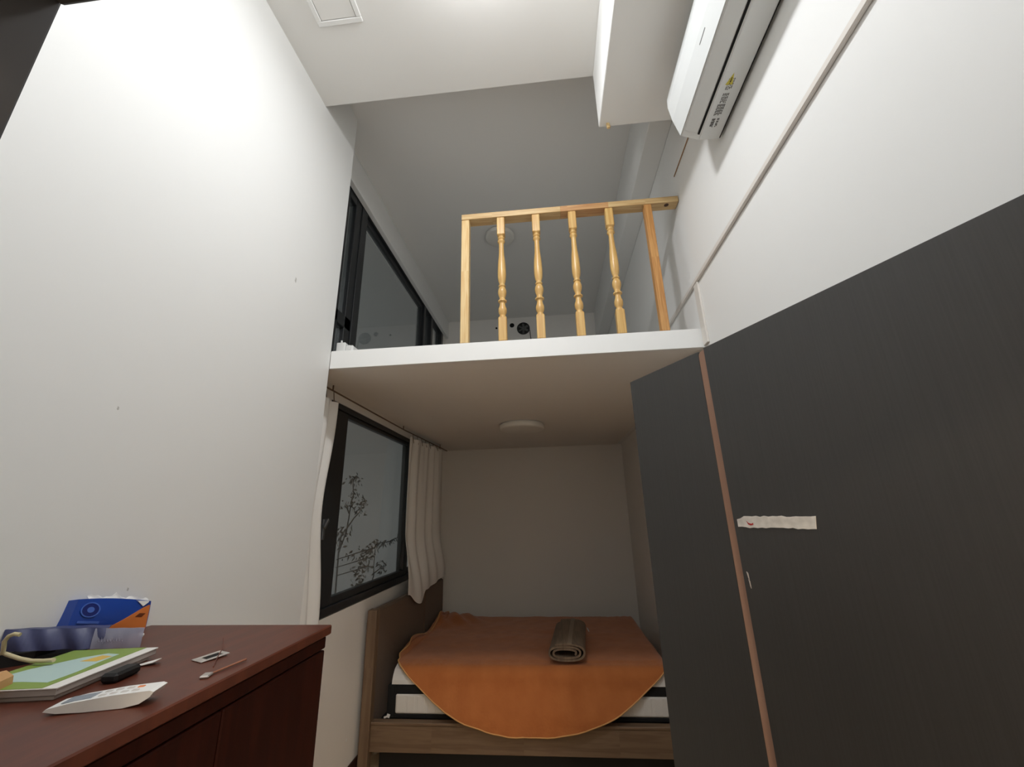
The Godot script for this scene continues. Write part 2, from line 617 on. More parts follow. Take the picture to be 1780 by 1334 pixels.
	part("loft_floor", s, M.ceiling_paint, slab)
	org = Vector3.ZERO
	s = mb()
	bx(s, -1.527, -1.515, -1.746, -1.646, 2.28, 5.76, 0.003)
	struct("baseboard_left", s, M.skirting, "dark brown skirting under the lower window beside the bed leg", "baseboard")
	# the doorway the photograph is taken from
	s = mb()
	bx(s, -1.331, -0.415, -1.746, 2.543, 0.03, 0.19)
	bx(s, -0.415, 0.903, 0.44, 2.543, 0.03, 0.19)
	bx(s, 0.89, 0.903, -1.746, 0.44, 0.03, 0.19)
	struct("wall_front", s, M.paint, "white wall around the doorway the room is entered by", "wall")
	s = mb()
	bx(s, -0.415, -0.375, -1.746, 0.44, -0.02, 0.192, 0.002)
	bx(s, 0.85, 0.89, -1.746, 0.44, -0.02, 0.192, 0.002)
	bx(s, -0.375, 0.85, 0.40, 0.44, -0.02, 0.192, 0.002)
	bx(s, -0.50, -0.415, -1.746, 0.52, -0.03, 0.0)
	bx(s, 0.89, 0.975, -1.746, 0.52, -0.03, 0.0)
	bx(s, -0.415, 0.89, 0.44, 0.52, -0.03, 0.0)
	struct("trim_2", s, M.jamb, "dark grey door frame cutting the top left corner of the view", "door frame")
	# the dark passage behind the doorway
	s = mb()
	bx(s, -1.75, -1.65, -1.746, 3.1, -1.6, 0.0)
	bx(s, 1.10, 1.20, -1.746, 3.1, -1.6, 0.0)
	bx(s, -1.75, 1.20, -1.746, 3.1, -1.7, -1.6)
	bx(s, -1.65, 1.10, 1.0, 1.1, -1.6, 0.0)
	bx(s, -1.65, -0.50, -1.746, 1.0, -0.02, 0.0)
	bx(s, 0.975, 1.10, -1.746, 1.0, -0.02, 0.0)
	bx(s, -0.50, 0.975, 0.52, 1.0, -0.02, 0.0)
	struct("wall_passage", s, M.corridor, "white passage walls behind the doorway", "wall")
	# cable trunking on the right wall
	s = mb()
	bx(s, 0.887, 0.903, 1.262, 1.288, 0.19, 5.76, 0.003)
	struct("trim_3", s, M.trunking, "long horizontal white cable trunking on the right wall below the air conditioner", "trunking")
	s = mb()
	bx(s, 0.891, 0.903, 0.882, 1.262, 2.206, 2.268, 0.002)
	struct("trim_4", s, M.trunking, "short vertical white trunking from the long one down to the slab edge", "trunking")


# a window: outer frame, sashes, panes; every bar a box in the window plane
func bars(s: SurfaceTool, list: Array, x0: float, x1: float) -> void:
	for b in list:
		bx(s, x0, x1, b[0], b[1], b[2], b[3], 0.004)


func windows() -> void:
	var t := thing("window_1", "lower black framed window beside the bed with plants behind its glass", "window", V(-1.56, -0.60, 3.9), "", "structure")
	var s := mb()
	bars(s, [[-0.61, 0.808, 2.705, 2.795], [-0.61, 0.808, 5.11, 5.195], [-0.61, -0.555, 2.795, 5.11], [0.765, 0.808, 2.795, 5.11]], -1.60, -1.524)
	part("frame", s, M.frame_black, t)
	var sash_ := mb()
	bars(sash_, [[-0.555, 0.765, 2.797, 2.985], [-0.555, 0.765, 4.40, 4.50], [-0.555, -0.505, 2.985, 4.40], [0.735, 0.765, 2.985, 4.40]], -1.585, -1.538)
	var sash := part("sash", sash_, M.frame_black, t)
	s = mb()
	bx(s, -1.565, -1.559, -0.507, 0.737, 2.98, 4.405)
	part("pane", s, M.glass, sash)
	sash_ = mb()
	bars(sash_, [[-0.555, 0.765, 4.35, 4.44], [-0.555, 0.765, 5.03, 5.108], [-0.555, -0.505, 4.44, 5.03], [0.735, 0.765, 4.44, 5.03]], -1.60, -1.587)
	sash = part("sash", sash_, M.frame_black, t)
	s = mb()
	bx(s, -1.596, -1.591, -0.507, 0.737, 4.435, 5.035)
	part("pane", s, M.glass, sash)
	s = mb()
	bx(s, -1.528, -1.510, -0.13, 0.0, 2.735, 2.765, 0.004)
	obox(s, V(-1.50, -0.03, 2.75), Vector3(0.008, 0.012, 0.035), Basis(Vector3.RIGHT, 0.9), 0.004)
	part("window_handle", s, M.hardware, t, "grey metal window handle")
	s = mb()
	for q in [[0.78, 2.725], [-0.585, 2.75]]:
		lathe(s, [Vector2(0, 0.004), Vector2(0.006, 0.003), Vector2(0.008, 0)], Transform3D(Basis(Vector3.BACK, -PI / 2), V(-1.524, q[0], q[1])), 10)
	part("screw", s, M.hardware, t)

	t = thing("window_2", "upper black framed loft window running under the shaded ceiling", "window", V(-1.56, 1.06, 4.0), "", "structure")
	s = mb()
	bars(s, [[1.06, 2.688, 2.455, 2.53], [1.06, 2.688, 5.50, 5.595], [1.06, 1.12, 2.53, 5.50], [2.60, 2.688, 2.53, 5.50],
		[1.12, 2.60, 2.86, 2.96], [1.12, 2.60, 4.66, 4.74], [1.12, 2.60, 4.98, 5.06]], -1.61, -1.524)
	part("frame", s, M.frame_black, t)
	s = mb()
	bars(s, [[1.40, 1.50, 2.53, 2.86], [1.12, 2.60, 2.535, 2.655], [1.12, 2.60, 2.765, 2.858], [2.53, 2.60, 2.655, 2.765]], -1.60, -1.532)
	sash = part("sash", s, M.frame_black, t)
	for b in [[1.12, 1.40], [1.50, 2.53]]:
		s = mb()
		bx(s, -1.568, -1.562, b[0], b[1], 2.655, 2.765)
		part("pane", s, M.glass, sash)
	s = mb()
	bars(s, [[1.12, 2.60, 2.962, 3.0], [1.12, 2.60, 4.62, 4.658], [2.545, 2.60, 3.0, 4.62], [1.12, 1.16, 3.0, 4.62]], -1.60, -1.55)
	sash = part("sash", s, M.frame_black, t)
	s = mb()
	bx(s, -1.578, -1.572, 1.16, 2.545, 3.0, 4.62)
	part("pane", s, M.glass, sash)
	for b in [[4.74, 4.98], [5.06, 5.50]]:
		s = mb()
		bx(s, -1.578, -1.572, 1.12, 2.60, b[0], b[1])
		part("pane", s, M.glass, t)


func folding_door() -> void:
	var t := thing("door_1", "dark charcoal two-leaf folding door standing open along the right side with a bare brown edge", "door", V(0.45, -1.746, 1.0), "", "structure")
	var s := mb()
	board(s, 0.407, 1.043, 0.826, 0.19, -1.738, 0.40, 0.036, 0.0008)
	var near := part("door_leaf", s, M.laminate, t, "wide near door leaf with a torn white paper patch")
	s = mb()
	board(s, 0.267, 1.315, 0.402, 1.069, -1.738, 0.40, 0.030, 0.0008)
	var far := part("door_leaf", s, M.laminate, t, "narrow far door leaf")
	# bare edge between the leaves, rounded at its top corner
	s = mb()
	var ea := V(0.4025, 0, 1.0675)
	var eb := V(0.4150, 0, 1.0400)
	var along := (eb - ea).normalized()
	var out := Vector3(-along.z, 0, along.x)
	if out.x > 0.0:
		out = -out
	var wid := (eb - ea).length()
	var poly := PackedVector2Array([Vector2(0.0, -1.738), Vector2(wid, -1.738), Vector2(wid, 0.40)])
	for k in 6:
		var an := PI / 2 + PI / 2 * k / 5.0
		poly.append(Vector2(0.012 + 0.012 * cos(an), 0.385 + 0.012 * sin(an)))
	prism(s, poly, Transform3D(Basis(along, Vector3.UP, out), ea - out * 0.012), 0.0125)
	part("bare_edge", s, M.bare_edge, t, "bare brown wooden edge strip between the two leaves")
	# torn paper left on the near leaf
	var na := V(0.407, 0, 1.043)
	var nb := V(0.826, 0, 0.19)
	var td := (nb - na).normalized()
	var tn := Vector3.UP.cross((nb - na).normalized()) * -1.0
	var rng := RandomNumberGenerator.new()
	rng.seed = 5
	var up_ := PackedVector2Array()
	var lo_ := PackedVector2Array()
	for k in 19:
		var u := 0.012 + 0.178 * k / 18.0
		var rise := 0.0 if k > 2 else -0.006 + 0.003 * k
		up_.append(Vector2(u, -0.0175 + rise + rng.randf_range(-0.0014, 0.0014)))
		lo_.append(Vector2(u - (0.004 if k > 16 else 0.0), -0.0405 + rng.randf_range(-0.0012, 0.0016)))
	lo_.reverse()
	var patch := PackedVector2Array(up_)
	patch.append_array(lo_)
	s = mb()
	prism(s, patch, Transform3D(Basis(td, Vector3.UP, tn), na), 0.002)
	var pp := part("torn_patch", s, M.torn_paper, near, "torn white paper strip")
	s = mb()
	prism(s, PackedVector2Array([Vector2(0.036, -0.026), Vector2(0.041, -0.031), Vector2(0.048, -0.0325), Vector2(0.052, -0.0305), Vector2(0.053, -0.034), Vector2(0.046, -0.036), Vector2(0.040, -0.034)]), Transform3D(Basis(td, Vector3.UP, tn), na + tn * 0.002), 0.0006)
	part("red_mark", s, M.red_print, near, "small red print on the torn strip")
	s = mb()
	for q in [[0.013, -0.140, 0.0018, 0.008], [0.0145, -0.156, 0.0014, 0.009]]:
		prism(s, PackedVector2Array([Vector2(q[0] - q[2], q[1] + q[3]), Vector2(q[0] + q[2], q[1] + q[3] * 0.6), Vector2(q[0] + q[2] * 1.3, q[1] - q[3]), Vector2(q[0], q[1] - q[3] * 0.5)]), Transform3D(Basis(td, Vector3.UP, tn), na), 0.0012)
	part("chip", s, M.page_edge, near, "pale chipped spots near the leaf edge")


func fittings() -> void:
	# access hatch in the lower ceiling
	var t := thing("access_hatch", "square white access hatch in the lower ceiling at the top of the view", "hatch", V(-1.0, 2.543, 1.30))
	var s := mb()
	var hx0 := -1.126; var hx1 := -0.880; var hd0 := 1.14; var hd1 := 1.452
	bx(s, hx0, hx1, 2.533, 2.543, hd1 - 0.026, hd1, 0.003)
	bx(s, hx0, hx1, 2.533, 2.543, hd0, hd0 + 0.026, 0.003)
	bx(s, hx0, hx0 + 0.026, 2.533, 2.543, hd0 + 0.026, hd1 - 0.026, 0.003)
	bx(s, hx1 - 0.026, hx1, 2.533, 2.543, hd0 + 0.026, hd1 - 0.026, 0.003)
	part("frame", s, M.gloss_white, t)
	s = mb()
	bx(s, hx0 + 0.029, hx1 - 0.029, 2.536, 2.5435, hd0 + 0.029, hd1 - 0.029, 0.001)
	part("hatch_panel", s, M.ceiling_paint, t)
	# unlit lamps of the niche and the loft
	for q in [[-0.285, 0.88, 4.17, 0.225, 0.062, "unlit round white ceiling lamp under the loft slab above the bed"], [-0.43, 2.885, 3.76, 0.155, 0.05, "unlit round ceiling lamp on the loft ceiling behind the railing"]]:
		t = thing("ceiling_lamp", q[5], "lamp", V(q[0], q[1], q[2]))
		s = mb()
		lathe(s, [Vector2(0, 0), Vector2(q[3] * 0.93, 0), Vector2(q[3] * 0.93, -0.014), Vector2(0, -0.014)], Transform3D(Basis.IDENTITY, org), 48)
		part("lamp_base", s, M.lamp_base, t)
		s = mb()
		lathe(s, [Vector2(0, -q[4]), Vector2(q[3] * 0.9, -q[4]), Vector2(q[3] * 0.97, -q[4] + 0.004), Vector2(q[3], -q[4] + 0.012), Vector2(q[3], -0.012), Vector2(0, -0.012)], Transform3D(Basis.IDENTITY, org), 48)
		part("lamp_shade", s, M.lamp_opal, t)
	air_conditioner()
	# exhaust fan in the loft part of the back wall
	t = thing("exhaust_fan", "round dark exhaust fan in the loft back wall with a short cord", "fan", V(-0.322, 2.695, 5.764))
	var xf := Transform3D(Basis(Vector3.RIGHT, PI / 2), org)
	s = mb()
	lathe(s, [Vector2(0.098, 0.0), Vector2(0.098, 0.016), Vector2(0.088, 0.016), Vector2(0.085, 0.003), Vector2(0.0, 0.003)], xf, 32)
	part("housing", s, M.fan_dark, t)
	for k in 6:
		s = mb()
		var B := Basis(Vector3.BACK, TAU * k / 6.0)
		obox(s, org + B * Vector3(0, 0.052, 0) + Vector3(0, 0, 0.010), Vector3(0.018, 0.028, 0.0012), B * Basis(Vector3.UP, 0.5), 0.0004)
		part("blade", s, M.fan_blade, t)
	s = mb()
	lathe(s, [Vector2(0.0, 0.018), Vector2(0.02, 0.017), Vector2(0.024, 0.012), Vector2(0.024, 0.002)], xf, 16)
	part("hub", s, M.fan_blade, t)
	s = mb()
	tube(s, [V(-0.225, 2.66, 5.755), V(-0.222, 2.60, 5.75), V(-0.215, 2.53, 5.752), V(-0.208, 2.40, 5.755), V(-0.20, 1.0, 5.755)], 0.006, 6)
	tube(s, [V(-0.213, 2.50, 5.752), V(-0.210, 2.45, 5.752)], 0.013, 8)
	part("cord", s, M.fan_dark, t)
	# small white box standing on the loft floor at the slab edge
	t = thing("junction_box", "small white junction box on the loft floor beside the upper window", "box", V(-1.27, 0.996, 2.40))
	s = mb()
	bx(s, -1.335, -1.275, 0.996, 1.080, 2.34, 2.42, 0.004)
	bx(s, -1.275, -1.225, 0.996, 1.060, 2.345, 2.58, 0.006)
	part("body", s, M.plastic_white, t)
	s = mb()
	lathe(s, [Vector2(0.006, 0), Vector2(0.006, 0.02), Vector2(0, 0.021)], Transform3D(Basis.IDENTITY, V(-1.312, 1.08, 2.36)), 10)
	part("knob", s, M.plastic_white, t)
	s = mb()
	bx(s, -1.252, -1.24, 1.02, 1.055, 2.333, 2.346, 0.002)
	part("clip", s, M.plastic_white, t)
	# wooden peg under the far end of the hanging beam
	org = V(0.425, 2.11, 1.872)
	s = mb()
	obox(s, V(0.425, 2.118, 1.873), Vector3(0.009, 0.018, 0.009), Basis(Vector3.BACK, 0.15), 0.003)
	single("wooden_peg", s, M.pine, "tiny yellow wooden peg hanging under the far edge of the ceiling beam", "peg")
	# brown wire on the right wall
	org = V(0.90, 2.08, 2.2)
	s = mb()
	tube(s, [V(0.899, 2.089, 1.80), V(0.899, 2.089, 2.076), V(0.899, 2.091, 2.283)], 0.0035, 8)
	single("brown_wire", s, M.wire, "thin brown wire running along the right wall past the air conditioner", "wire")


func air_conditioner() -> void:
	var t := thing("air_conditioner", "white split air conditioner mounted on the right wall under the ceiling beam", "air conditioner", V(0.80, 1.70, 1.20))
	var d1 := 1.645
	var d0 := 0.80
	# profile (x, y) of the body, its front bulging towards the room
	var prof := PackedVector2Array([Vector2(0.890, 1.708), Vector2(0.890, 2.035), Vector2(0.745, 2.045), Vector2(0.700, 2.030), Vector2(0.682, 1.985), Vector2(0.679, 1.93), Vector2(0.690, 1.845), Vector2(0.712, 1.752), Vector2(0.719, 1.745), Vector2(0.790, 1.712)])
	var s := mb()
	var xf := Transform3D(Basis(Vector3.RIGHT, Vector3.UP, Vector3.BACK), V(0, 0, d1))
	prism(s, prof, xf, d1 - d0)
	part("body", s, M.ac_white, t)
	# mounting plate between body and wall
	s = mb()
	bx(s, 0.886, 0.903, 1.740, 2.02, d0 + 0.04, d1 - 0.04, 0.003)
	part("mounting_plate", s, M.ac_grey, t)
	# front panel
	s = mb()
	prism(s, PackedVector2Array([Vector2(0.699, 2.028), Vector2(0.681, 1.985), Vector2(0.678, 1.93), Vector2(0.689, 1.845), Vector2(0.7135, 1.748), Vector2(0.7105, 1.746), Vector2(0.6855, 1.844), Vector2(0.6745, 1.93), Vector2(0.6775, 1.986), Vector2(0.696, 2.031)]), Transform3D(Basis(Vector3.RIGHT, Vector3.UP, Vector3.BACK), V(0, 0, d1 - 0.003)), d1 - d0 - 0.006)
	part("front_panel", s, M.ac_white, t)
	# underside: louver flap in front of the slot, grille cover behind it
	s = mb()
	var un := Vector3(0.033, 0.071, 0).normalized()
	var ua := Vector3(0.071, -0.033, 0).normalized()
	var mid := func(f: float) -> Vector3: return V(0, 0, 0) + Vector3(lerpf(0.719, 0.790, f), lerpf(1.745, 1.712, f), 0)
	var B := Basis(ua, un, Vector3.BACK)
	obox(s, Vector3(0, 0, -(d0 + d1 - 0.03) / 2) + mid.call(0.42) - un * 0.002, Vector3(0.030, 0.003, (d1 - d0) / 2 - 0.022), B, 0.002)
	part("louver", s, M.ac_grey, t)
	s = mb()
	obox(s, Vector3(0, 0, -(d0 + d1 - 0.026) / 2) + mid.call(0.90) - un * 0.0002, Vector3(0.005, 0.0012, (d1 - d0) / 2 - 0.016), B)
	part("air_slot", s, M.hole, t, "black air slot")
	s = mb()
	bx(s, 0.792, 0.886, 1.7065, 1.716, d0 + 0.004, d1 - 0.004, 0.003)
	part("underside_cover", s, M.ac_grey, t)
	s = mb()
	bx(s, 0.886, 0.8905, 1.7075, 1.715, d0 + 0.004, d1 - 0.004)
	part("rear_gap", s, M.hole, t)
	# print on the underside: grey rows of text and the yellow triangle
	var y := 1.7063
	s = mb()
	var rng := RandomNumberGenerator.new()
	rng.seed = 21
	for blk in [[1.345, 1.395, 0.818, 0.846, 4], [1.41, 1.455, 0.818, 0.846, 4], [1.46, 1.515, 0.814, 0.848, 6], [1.53, 1.575, 0.816, 0.830, 4], [1.53, 1.575, 0.838, 0.848, 2]]:
		for r in blk[4]:
			var x: float = lerpf(blk[2], blk[3], (r + 0.5) / blk[4])
			var d: float = blk[0]
			while d < blk[1] - 0.004:
				var w := rng.randf_range(0.006, 0.016)
				bx(s, x - 0.0023, x + 0.0023, y - 0.0003, y, d, minf(d + w, blk[1]))
				d += w + rng.randf_range(0.0015, 0.004)
	part("label_text", s, M.print_grey, t, "grey printed instruction lines")
	s = mb()
	var tf := Transform3D(Basis(Vector3.RIGHT, Vector3.FORWARD, Vector3.DOWN), V(0, y, 0))
	prism(s, PackedVector2Array([Vector2(0.812, 1.372), Vector2(0.842, 1.372), Vector2(0.830, 1.322)]), tf, 0.0004)
	var w := part("warning_triangle", s, M.warn_yellow, t, "yellow warning triangle")
	s = mb()
	prism(s, PackedVector2Array([Vector2(0.826, 1.362), Vector2(0.831, 1.362), Vector2(0.8305, 1.340), Vector2(0.8275, 1.340)]), Transform3D(tf.basis, V(0, y - 0.0004, 0)), 0.0003)
	prism(s, PackedVector2Array([Vector2(0.8262, 1.369), Vector2(0.8308, 1.369), Vector2(0.8308, 1.3655), Vector2(0.8262, 1.3655)]), Transform3D(tf.basis, V(0, y - 0.0004, 0)), 0.0003)
	part("warning_mark", s, M.black, w)
	# small lettering strip on the front
	s = mb()
	obox(s, V(0.6928, 1.815, 1.24), Vector3(0.0006, 0.0022, 0.032), Basis(Vector3.BACK, 0.25))
	part("front_print", s, M.print_grey, t)


func railing() -> void:
	var t := thing("railing", "short pine railing with four turned balusters on the loft edge", "railing", V(0.19, 0.996, 2.30))
	var y0 := 0.996
	var y1 := 1.890
	# handrail of three finger-jointed lengths
	for q in [[-0.516, 0.145, "pine_rail"], [0.145, 0.455, "pine_rail_pink"], [0.455, 0.899, "pine_rail"]]:
		var s := mb()
		bx(s, q[0], q[1], y1, y1 + 0.043, 2.277, 2.354, 0.002)
		var h := part("handrail", s, M[q[2]], t)
		if q[0] > 0.4:
			s = mb()
			lathe(s, [Vector2(0.0155, 0.002), Vector2(0.0145, -0.0008), Vector2(0, -0.0009)], Transform3D(Basis.IDENTITY, V(0.828, y1, 2.305)), 16)
			part("knot", s, M.knot, h, "dark round knot on the underside")
	for q in [[-0.516, -0.464, "pine"], [0.680, 0.727, "pine_warm"]]:
		var s := mb()
		bx(s, q[0], q[1], y0, y1, 2.280, 2.330, 0.003)
		part("post", s, M[q[2]], t)
	var prof := [[0.0215, 1.764], [0.0225, 1.756], [0.0175, 1.750], [0.0165, 1.744], [0.0205, 1.738], [0.0205, 1.733], [0.0165, 1.727], [0.0215, 1.716], [0.0215, 1.708], [0.0165, 1.700],
		[0.0160, 1.690], [0.0165, 1.66], [0.0180, 1.61], [0.0205, 1.56], [0.0230, 1.51], [0.0240, 1.475], [0.0235, 1.445], [0.0205, 1.415], [0.0170, 1.396], [0.0165, 1.388], [0.0200, 1.383], [0.0200, 1.377], [0.0165, 1.372],
		[0.0200, 1.362], [0.0240, 1.345], [0.0240, 1.330], [0.0205, 1.312], [0.0180, 1.296], [0.0180, 1.284], [0.0240, 1.277], [0.0240, 1.269], [0.0175, 1.264], [0.0170, 1.255],
		[0.0190, 1.240], [0.0225, 1.222], [0.0235, 1.206], [0.0215, 1.190], [0.0175, 1.176], [0.0170, 1.170], [0.0215, 1.164], [0.0225, 1.158], [0.0225, 1.150]]
	prof.reverse()
	var pv := []
	for p in prof:
		pv.append(Vector2(p[0] * (1.13 if p[0] > 0.0195 else 1.0), p[1] - 1.10))
	for x in [-0.254, -0.021, 0.217, 0.456]:
		var s := mb()
		bx(s, x - 0.0255, x + 0.0255, y0, 1.156, 2.280, 2.331, 0.004)
		bx(s, x - 0.0255, x + 0.0255, 1.756, y1, 2.280, 2.331, 0.004)
		lathe(s, pv, Transform3D(Basis.IDENTITY, V(x, 1.10, 2.3055)), 20)
		part("baluster", s, M.pine_turned, t)


const YM := -1.106   # mattress top

func bed() -> void:
	var t := thing("bed", "brown wooden bed frame with a padded headboard in the niche", "bed", V(-0.3, -1.746, 4.3))
	var s := mb()
	bx(s, -1.495, -1.422, -1.746, -0.690, 3.50, 3.575, 0.006)
	part("bed_post", s, M.bed_wood_up, t)
	s = mb()
	bx(s, -1.44, -1.37, -1.746, -0.72, 5.28, 5.35, 0.006)
	part("bed_post", s, M.bed_wood_up, t)
	for q in [[3.59, 4.655], [4.663, 5.28]]:
		s = mb()
		# panels of the headboard follow the slight turn of the bed's head
		var xa := lerpf(-1.442, -1.352, (q[0] - 3.5) / 1.8)
		var xb := lerpf(-1.442, -1.352, (q[1] - 3.5) / 1.8)
		board(s, xb, q[1], xa, q[0], -1.55, -0.700, -0.07, 0.016)
		part("headboard_panel", s, M.upholstery, t)
	s = mb()
	bx(s, -1.425, 0.84, -1.616, -1.452, 3.535, 3.565, 0.004)
	bx(s, -1.425, 0.84, -1.452, -1.432, 3.530, 3.592, 0.004)
	part("side_rail", s, M.bed_wood, t)
	s = mb()
	bx(s, -1.37, 0.84, -1.616, -1.436, 5.25, 5.28, 0.004)
	part("side_rail", s, M.bed_wood, t)
	s = mb()
	bx(s, 0.81, 0.84, -1.616, -1.436, 3.565, 5.25, 0.004)
	part("foot_rail", s, M.bed_wood, t)
	for q in [3.54, 5.21]:
		s = mb()
		bx(s, 0.77, 0.84, -1.746, -1.616, q, q + 0.07, 0.004)
		part("leg", s, M.bed_wood_up, t)
	s = mb()
	bx(s, -1.38, 0.73, -1.50, -1.438, 3.60, 5.18)
	part("slat_base", s, M.black, t)
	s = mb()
	bx(s, -1.37, 0.77, -1.736, -1.50, 3.60, 3.615)  # added black sheet standing in for the shade under the bed
	part("under_bed_shade", s, M.black, t, "black sheet added as the shade under the bed")

	# mattress: white ticking between black mesh borders
	t = thing("mattress", "white mattress with black borders on the brown bed", "mattress", V(-0.3, -1.436, 4.3))
	var xl := -1.325
	var xr := 0.755
	s = mb()
	var pr := PackedVector2Array()
	for p in [[3.602, -1.405], [3.602, -1.282], [5.20, -1.282], [5.20, -1.405]]:
		pr.append(Vector2(p[0], p[1]))
	bx(s, xl + 0.055, xr, -1.405, -1.281, 3.600, 5.20, 0.008)
	# vertical tufts of the border
	for k in 26:
		var x := xl + 0.075 + k * (xr - xl - 0.10) / 25.0
		obox(s, V(x + 0.02, -1.343, 3.602), Vector3(0.030, 0.052, 0.004), Basis.IDENTITY, 0.0035)
	part("border", s, M.ticking, t)
	s = mb()
	bx(s, xl, xr - 0.002, -1.436, -1.405, 3.603, 5.197, 0.006)
	bx(s, xl + 0.002, xr - 0.002, -1.281, -1.216, 3.603, 5.197, 0.006)
	bx(s, xl - 0.01, xl + 0.055, -1.436, -1.216, 3.600, 5.198, 0.008)
	part("mesh_band", s, M.mesh_black, t, "black mesh band")
	# quilted top with a sloping front
	s = mb()
	var q2 := PackedVector2Array([Vector2(-3.602, -1.217), Vector2(-3.606, -1.190), Vector2(-3.622, -1.160), Vector2(-3.65, -1.130), Vector2(-3.70, YM - 0.006), Vector2(-3.76, YM), Vector2(-5.06, YM), Vector2(-5.15, -1.130), Vector2(-5.195, -1.18), Vector2(-5.198, -1.217)])
	prism(s, q2, Transform3D(Basis(Vector3.BACK, Vector3.UP, Vector3.RIGHT), V(xl + 0.02, 0, 0)), xr - xl - 0.022)
	part("quilted_top", s, M.ticking, t)
	s = mb()
	obox(s, V(xl - 0.003, -1.418, 3.585), Vector3(0.020, 0.006, 0.002), Basis(Vector3.BACK, 0.3), 0.001)
	obox(s, V(xl + 0.012, -1.412, 3.584), Vector3(0.012, 0.012, 0.002), Basis(Vector3.BACK, -0.3), 0.001)
	part("care_tag", s, M.paper, t, "small white care tag")

	blanket()
	# rolled mat lying on the blanket
	t = thing("rolled_mat", "flattened brown rolled mat lying on the orange blanket", "rolled mat", V(0.045, YM + 0.012, 4.0))
	s = mb()
	var turn := 2.4
	var n := 110
	var y00 := YM + 0.012 + 0.082
	var path := []
	for k in n + 1:
		var f := float(k) / n
		var a := -0.35 - TAU * turn * f + PI * 0.75
		var rx := lerpf(0.150, 0.075, f)
		var ryy := lerpf(0.058, 0.020, f)
		var cx := cos(a)
		var sy := sin(a)
		path.append(Vector2(signf(cx) * pow(absf(cx), 0.75) * rx, signf(sy) * pow(absf(sy), 0.85) * ryy))
	var rows := []
	for d in [3.62, 3.64, 4.0, 4.38, 4.40]:
		var row := []
		for p in path:
			var skew: float = 0.03 + (d - 3.62) * 0.075
			row.append(V(p.x + skew, y00 - C + C + p.y, d))
		rows.append(row)
	sheet(s, rows, 0.014)
	part("mat_sheet", s, M.mat_roll, t)
	s = mb()
	for xx in [[0.045, 0.078]]:
		var rw := []
		for d in [3.612, 4.0, 4.405]:
			var skew: float = (d - 3.62) * 0.075
			rw.append([V(xx[0] + skew, y00 + 0.064, d), V(xx[1] + skew, y00 + 0.063, d)])
		sheet(s, rw, 0.008)
	part("edge_binding", s, M.mat_band, t, "lighter binding along the mat edge")
	s = mb()
	obox(s, V(0.185 + 0.055, y00 + 0.03, 4.16), Vector3(0.012, 0.002, 0.03), Basis(Vector3.BACK, -0.9), 0.001)
	part("care_tag", s, M.paper, t, "small white tag")


# distance s past an edge -> (outward, down) round a soft edge of radius r
func bend(s: float, r: float) -> Vector2:
	if s <= 0.0:
		return Vector2.ZERO
	if s < r * PI / 2:
		return Vector2(r * sin(s / r), r * (1.0 - cos(s / r)))
	return Vector2(r, r + s - r * PI / 2)


func blanket() -> void:
	var cx := -0.24
	var cd := 4.51
	var R := 1.33
	var f := FastNoiseLite.new()
	f.seed = 9
	f.frequency = 1.0
	f.fractal_octaves = 3
	var pt := func(dx: float, dd: float) -> Vector3:
		var x := cx + dx
		var d := cd + dd
		var y := YM + 0.008
		var r := 0.075
		var wob := f.get_noise_2d(x * 2.2, d * 2.2)
		var front := bend((3.60 + r) - d, r)
		if d < 3.60 + r:
			var drop := front.y
			y -= drop
			d = 3.60 + r - front.x
			var k := clampf(drop / 0.35, 0.0, 1.0)
			d -= 0.020 + 0.072 * smoothstep(0.10, 0.31, drop) + k * 0.012 * (1.0 + sin(x * 7.5 + 0.6 + wob * 2.5)) + 0.009 * k * f.get_noise_2d(x * 5.0, drop * 4.0) + 0.007 * exp(-pow((drop - 0.2) / 0.05, 2.0)) * f.get_noise_2d(x * 3.0 + 7.0, 2.0)
		var back := bend(d - (5.20 - r), r)
		if d > 5.20 - r:
			y -= back.y
			d = 5.20 - r + back.x + 0.018
		var right := bend(x - 0.757, 0.022)
		if x > 0.757:
			y -= right.y
			x = 0.757 + right.x + 0.004 * (1.0 + sin(d * 9.0)) * clampf(right.y * 4.0, 0.0, 1.0)
		var lim := lerpf(-1.395, -1.30, clampf((d - 3.5) / 1.8, 0.0, 1.0)) + 0.075
		if x < lim:
			var o := lim - x
			y += 0.06 * (1.0 - exp(-o * 9.0)) * (0.7 + 0.5 * sin(d * 8.0))
			x = lim - 0.03 * (1.0 - exp(-o * 14.0)) + 0.014 * sin(o * 40.0)
		y += 0.007 * (wob + 1.0) * (1.0 if d > 3.7 else 0.2)
		# the bunched corner at the head end by the wall
		var b := Vector2(x + 1.12, d - 5.0).length()
		y += 0.07 * exp(-b * b * 24.0) * (0.8 + 0.4 * sin(x * 30.0 + d * 21.0))
		return V(x, y, d)
	var rings := 64
	var seg := 160
	org = V(cx, YM, cd)
	var rows := []
	for i in range(rings + 1):
		var row := []
		var rad := R * maxf(0.002, float(i) / rings)
		for j in seg + 1:
			var a := TAU * j / seg
			row.append(pt.call(cos(a) * rad * 1.034, sin(a) * rad * 0.959))
		rows.append(row)
	var t := thing("blanket", "round orange blanket spread over the mattress and hanging over its front", "blanket", V(cx, YM, cd))
	var s := mb()
	sheet(s, rows, 0.007)
	part("cloth", s, M.blanket, t)
	s = mb()
	var edge := []
	for j in seg + 1:
		edge.append(rows[rings][j])
	tube(s, edge, 0.0055, 6)
	part("hem", s, M.blanket_hem, t, "paler stitched hem")


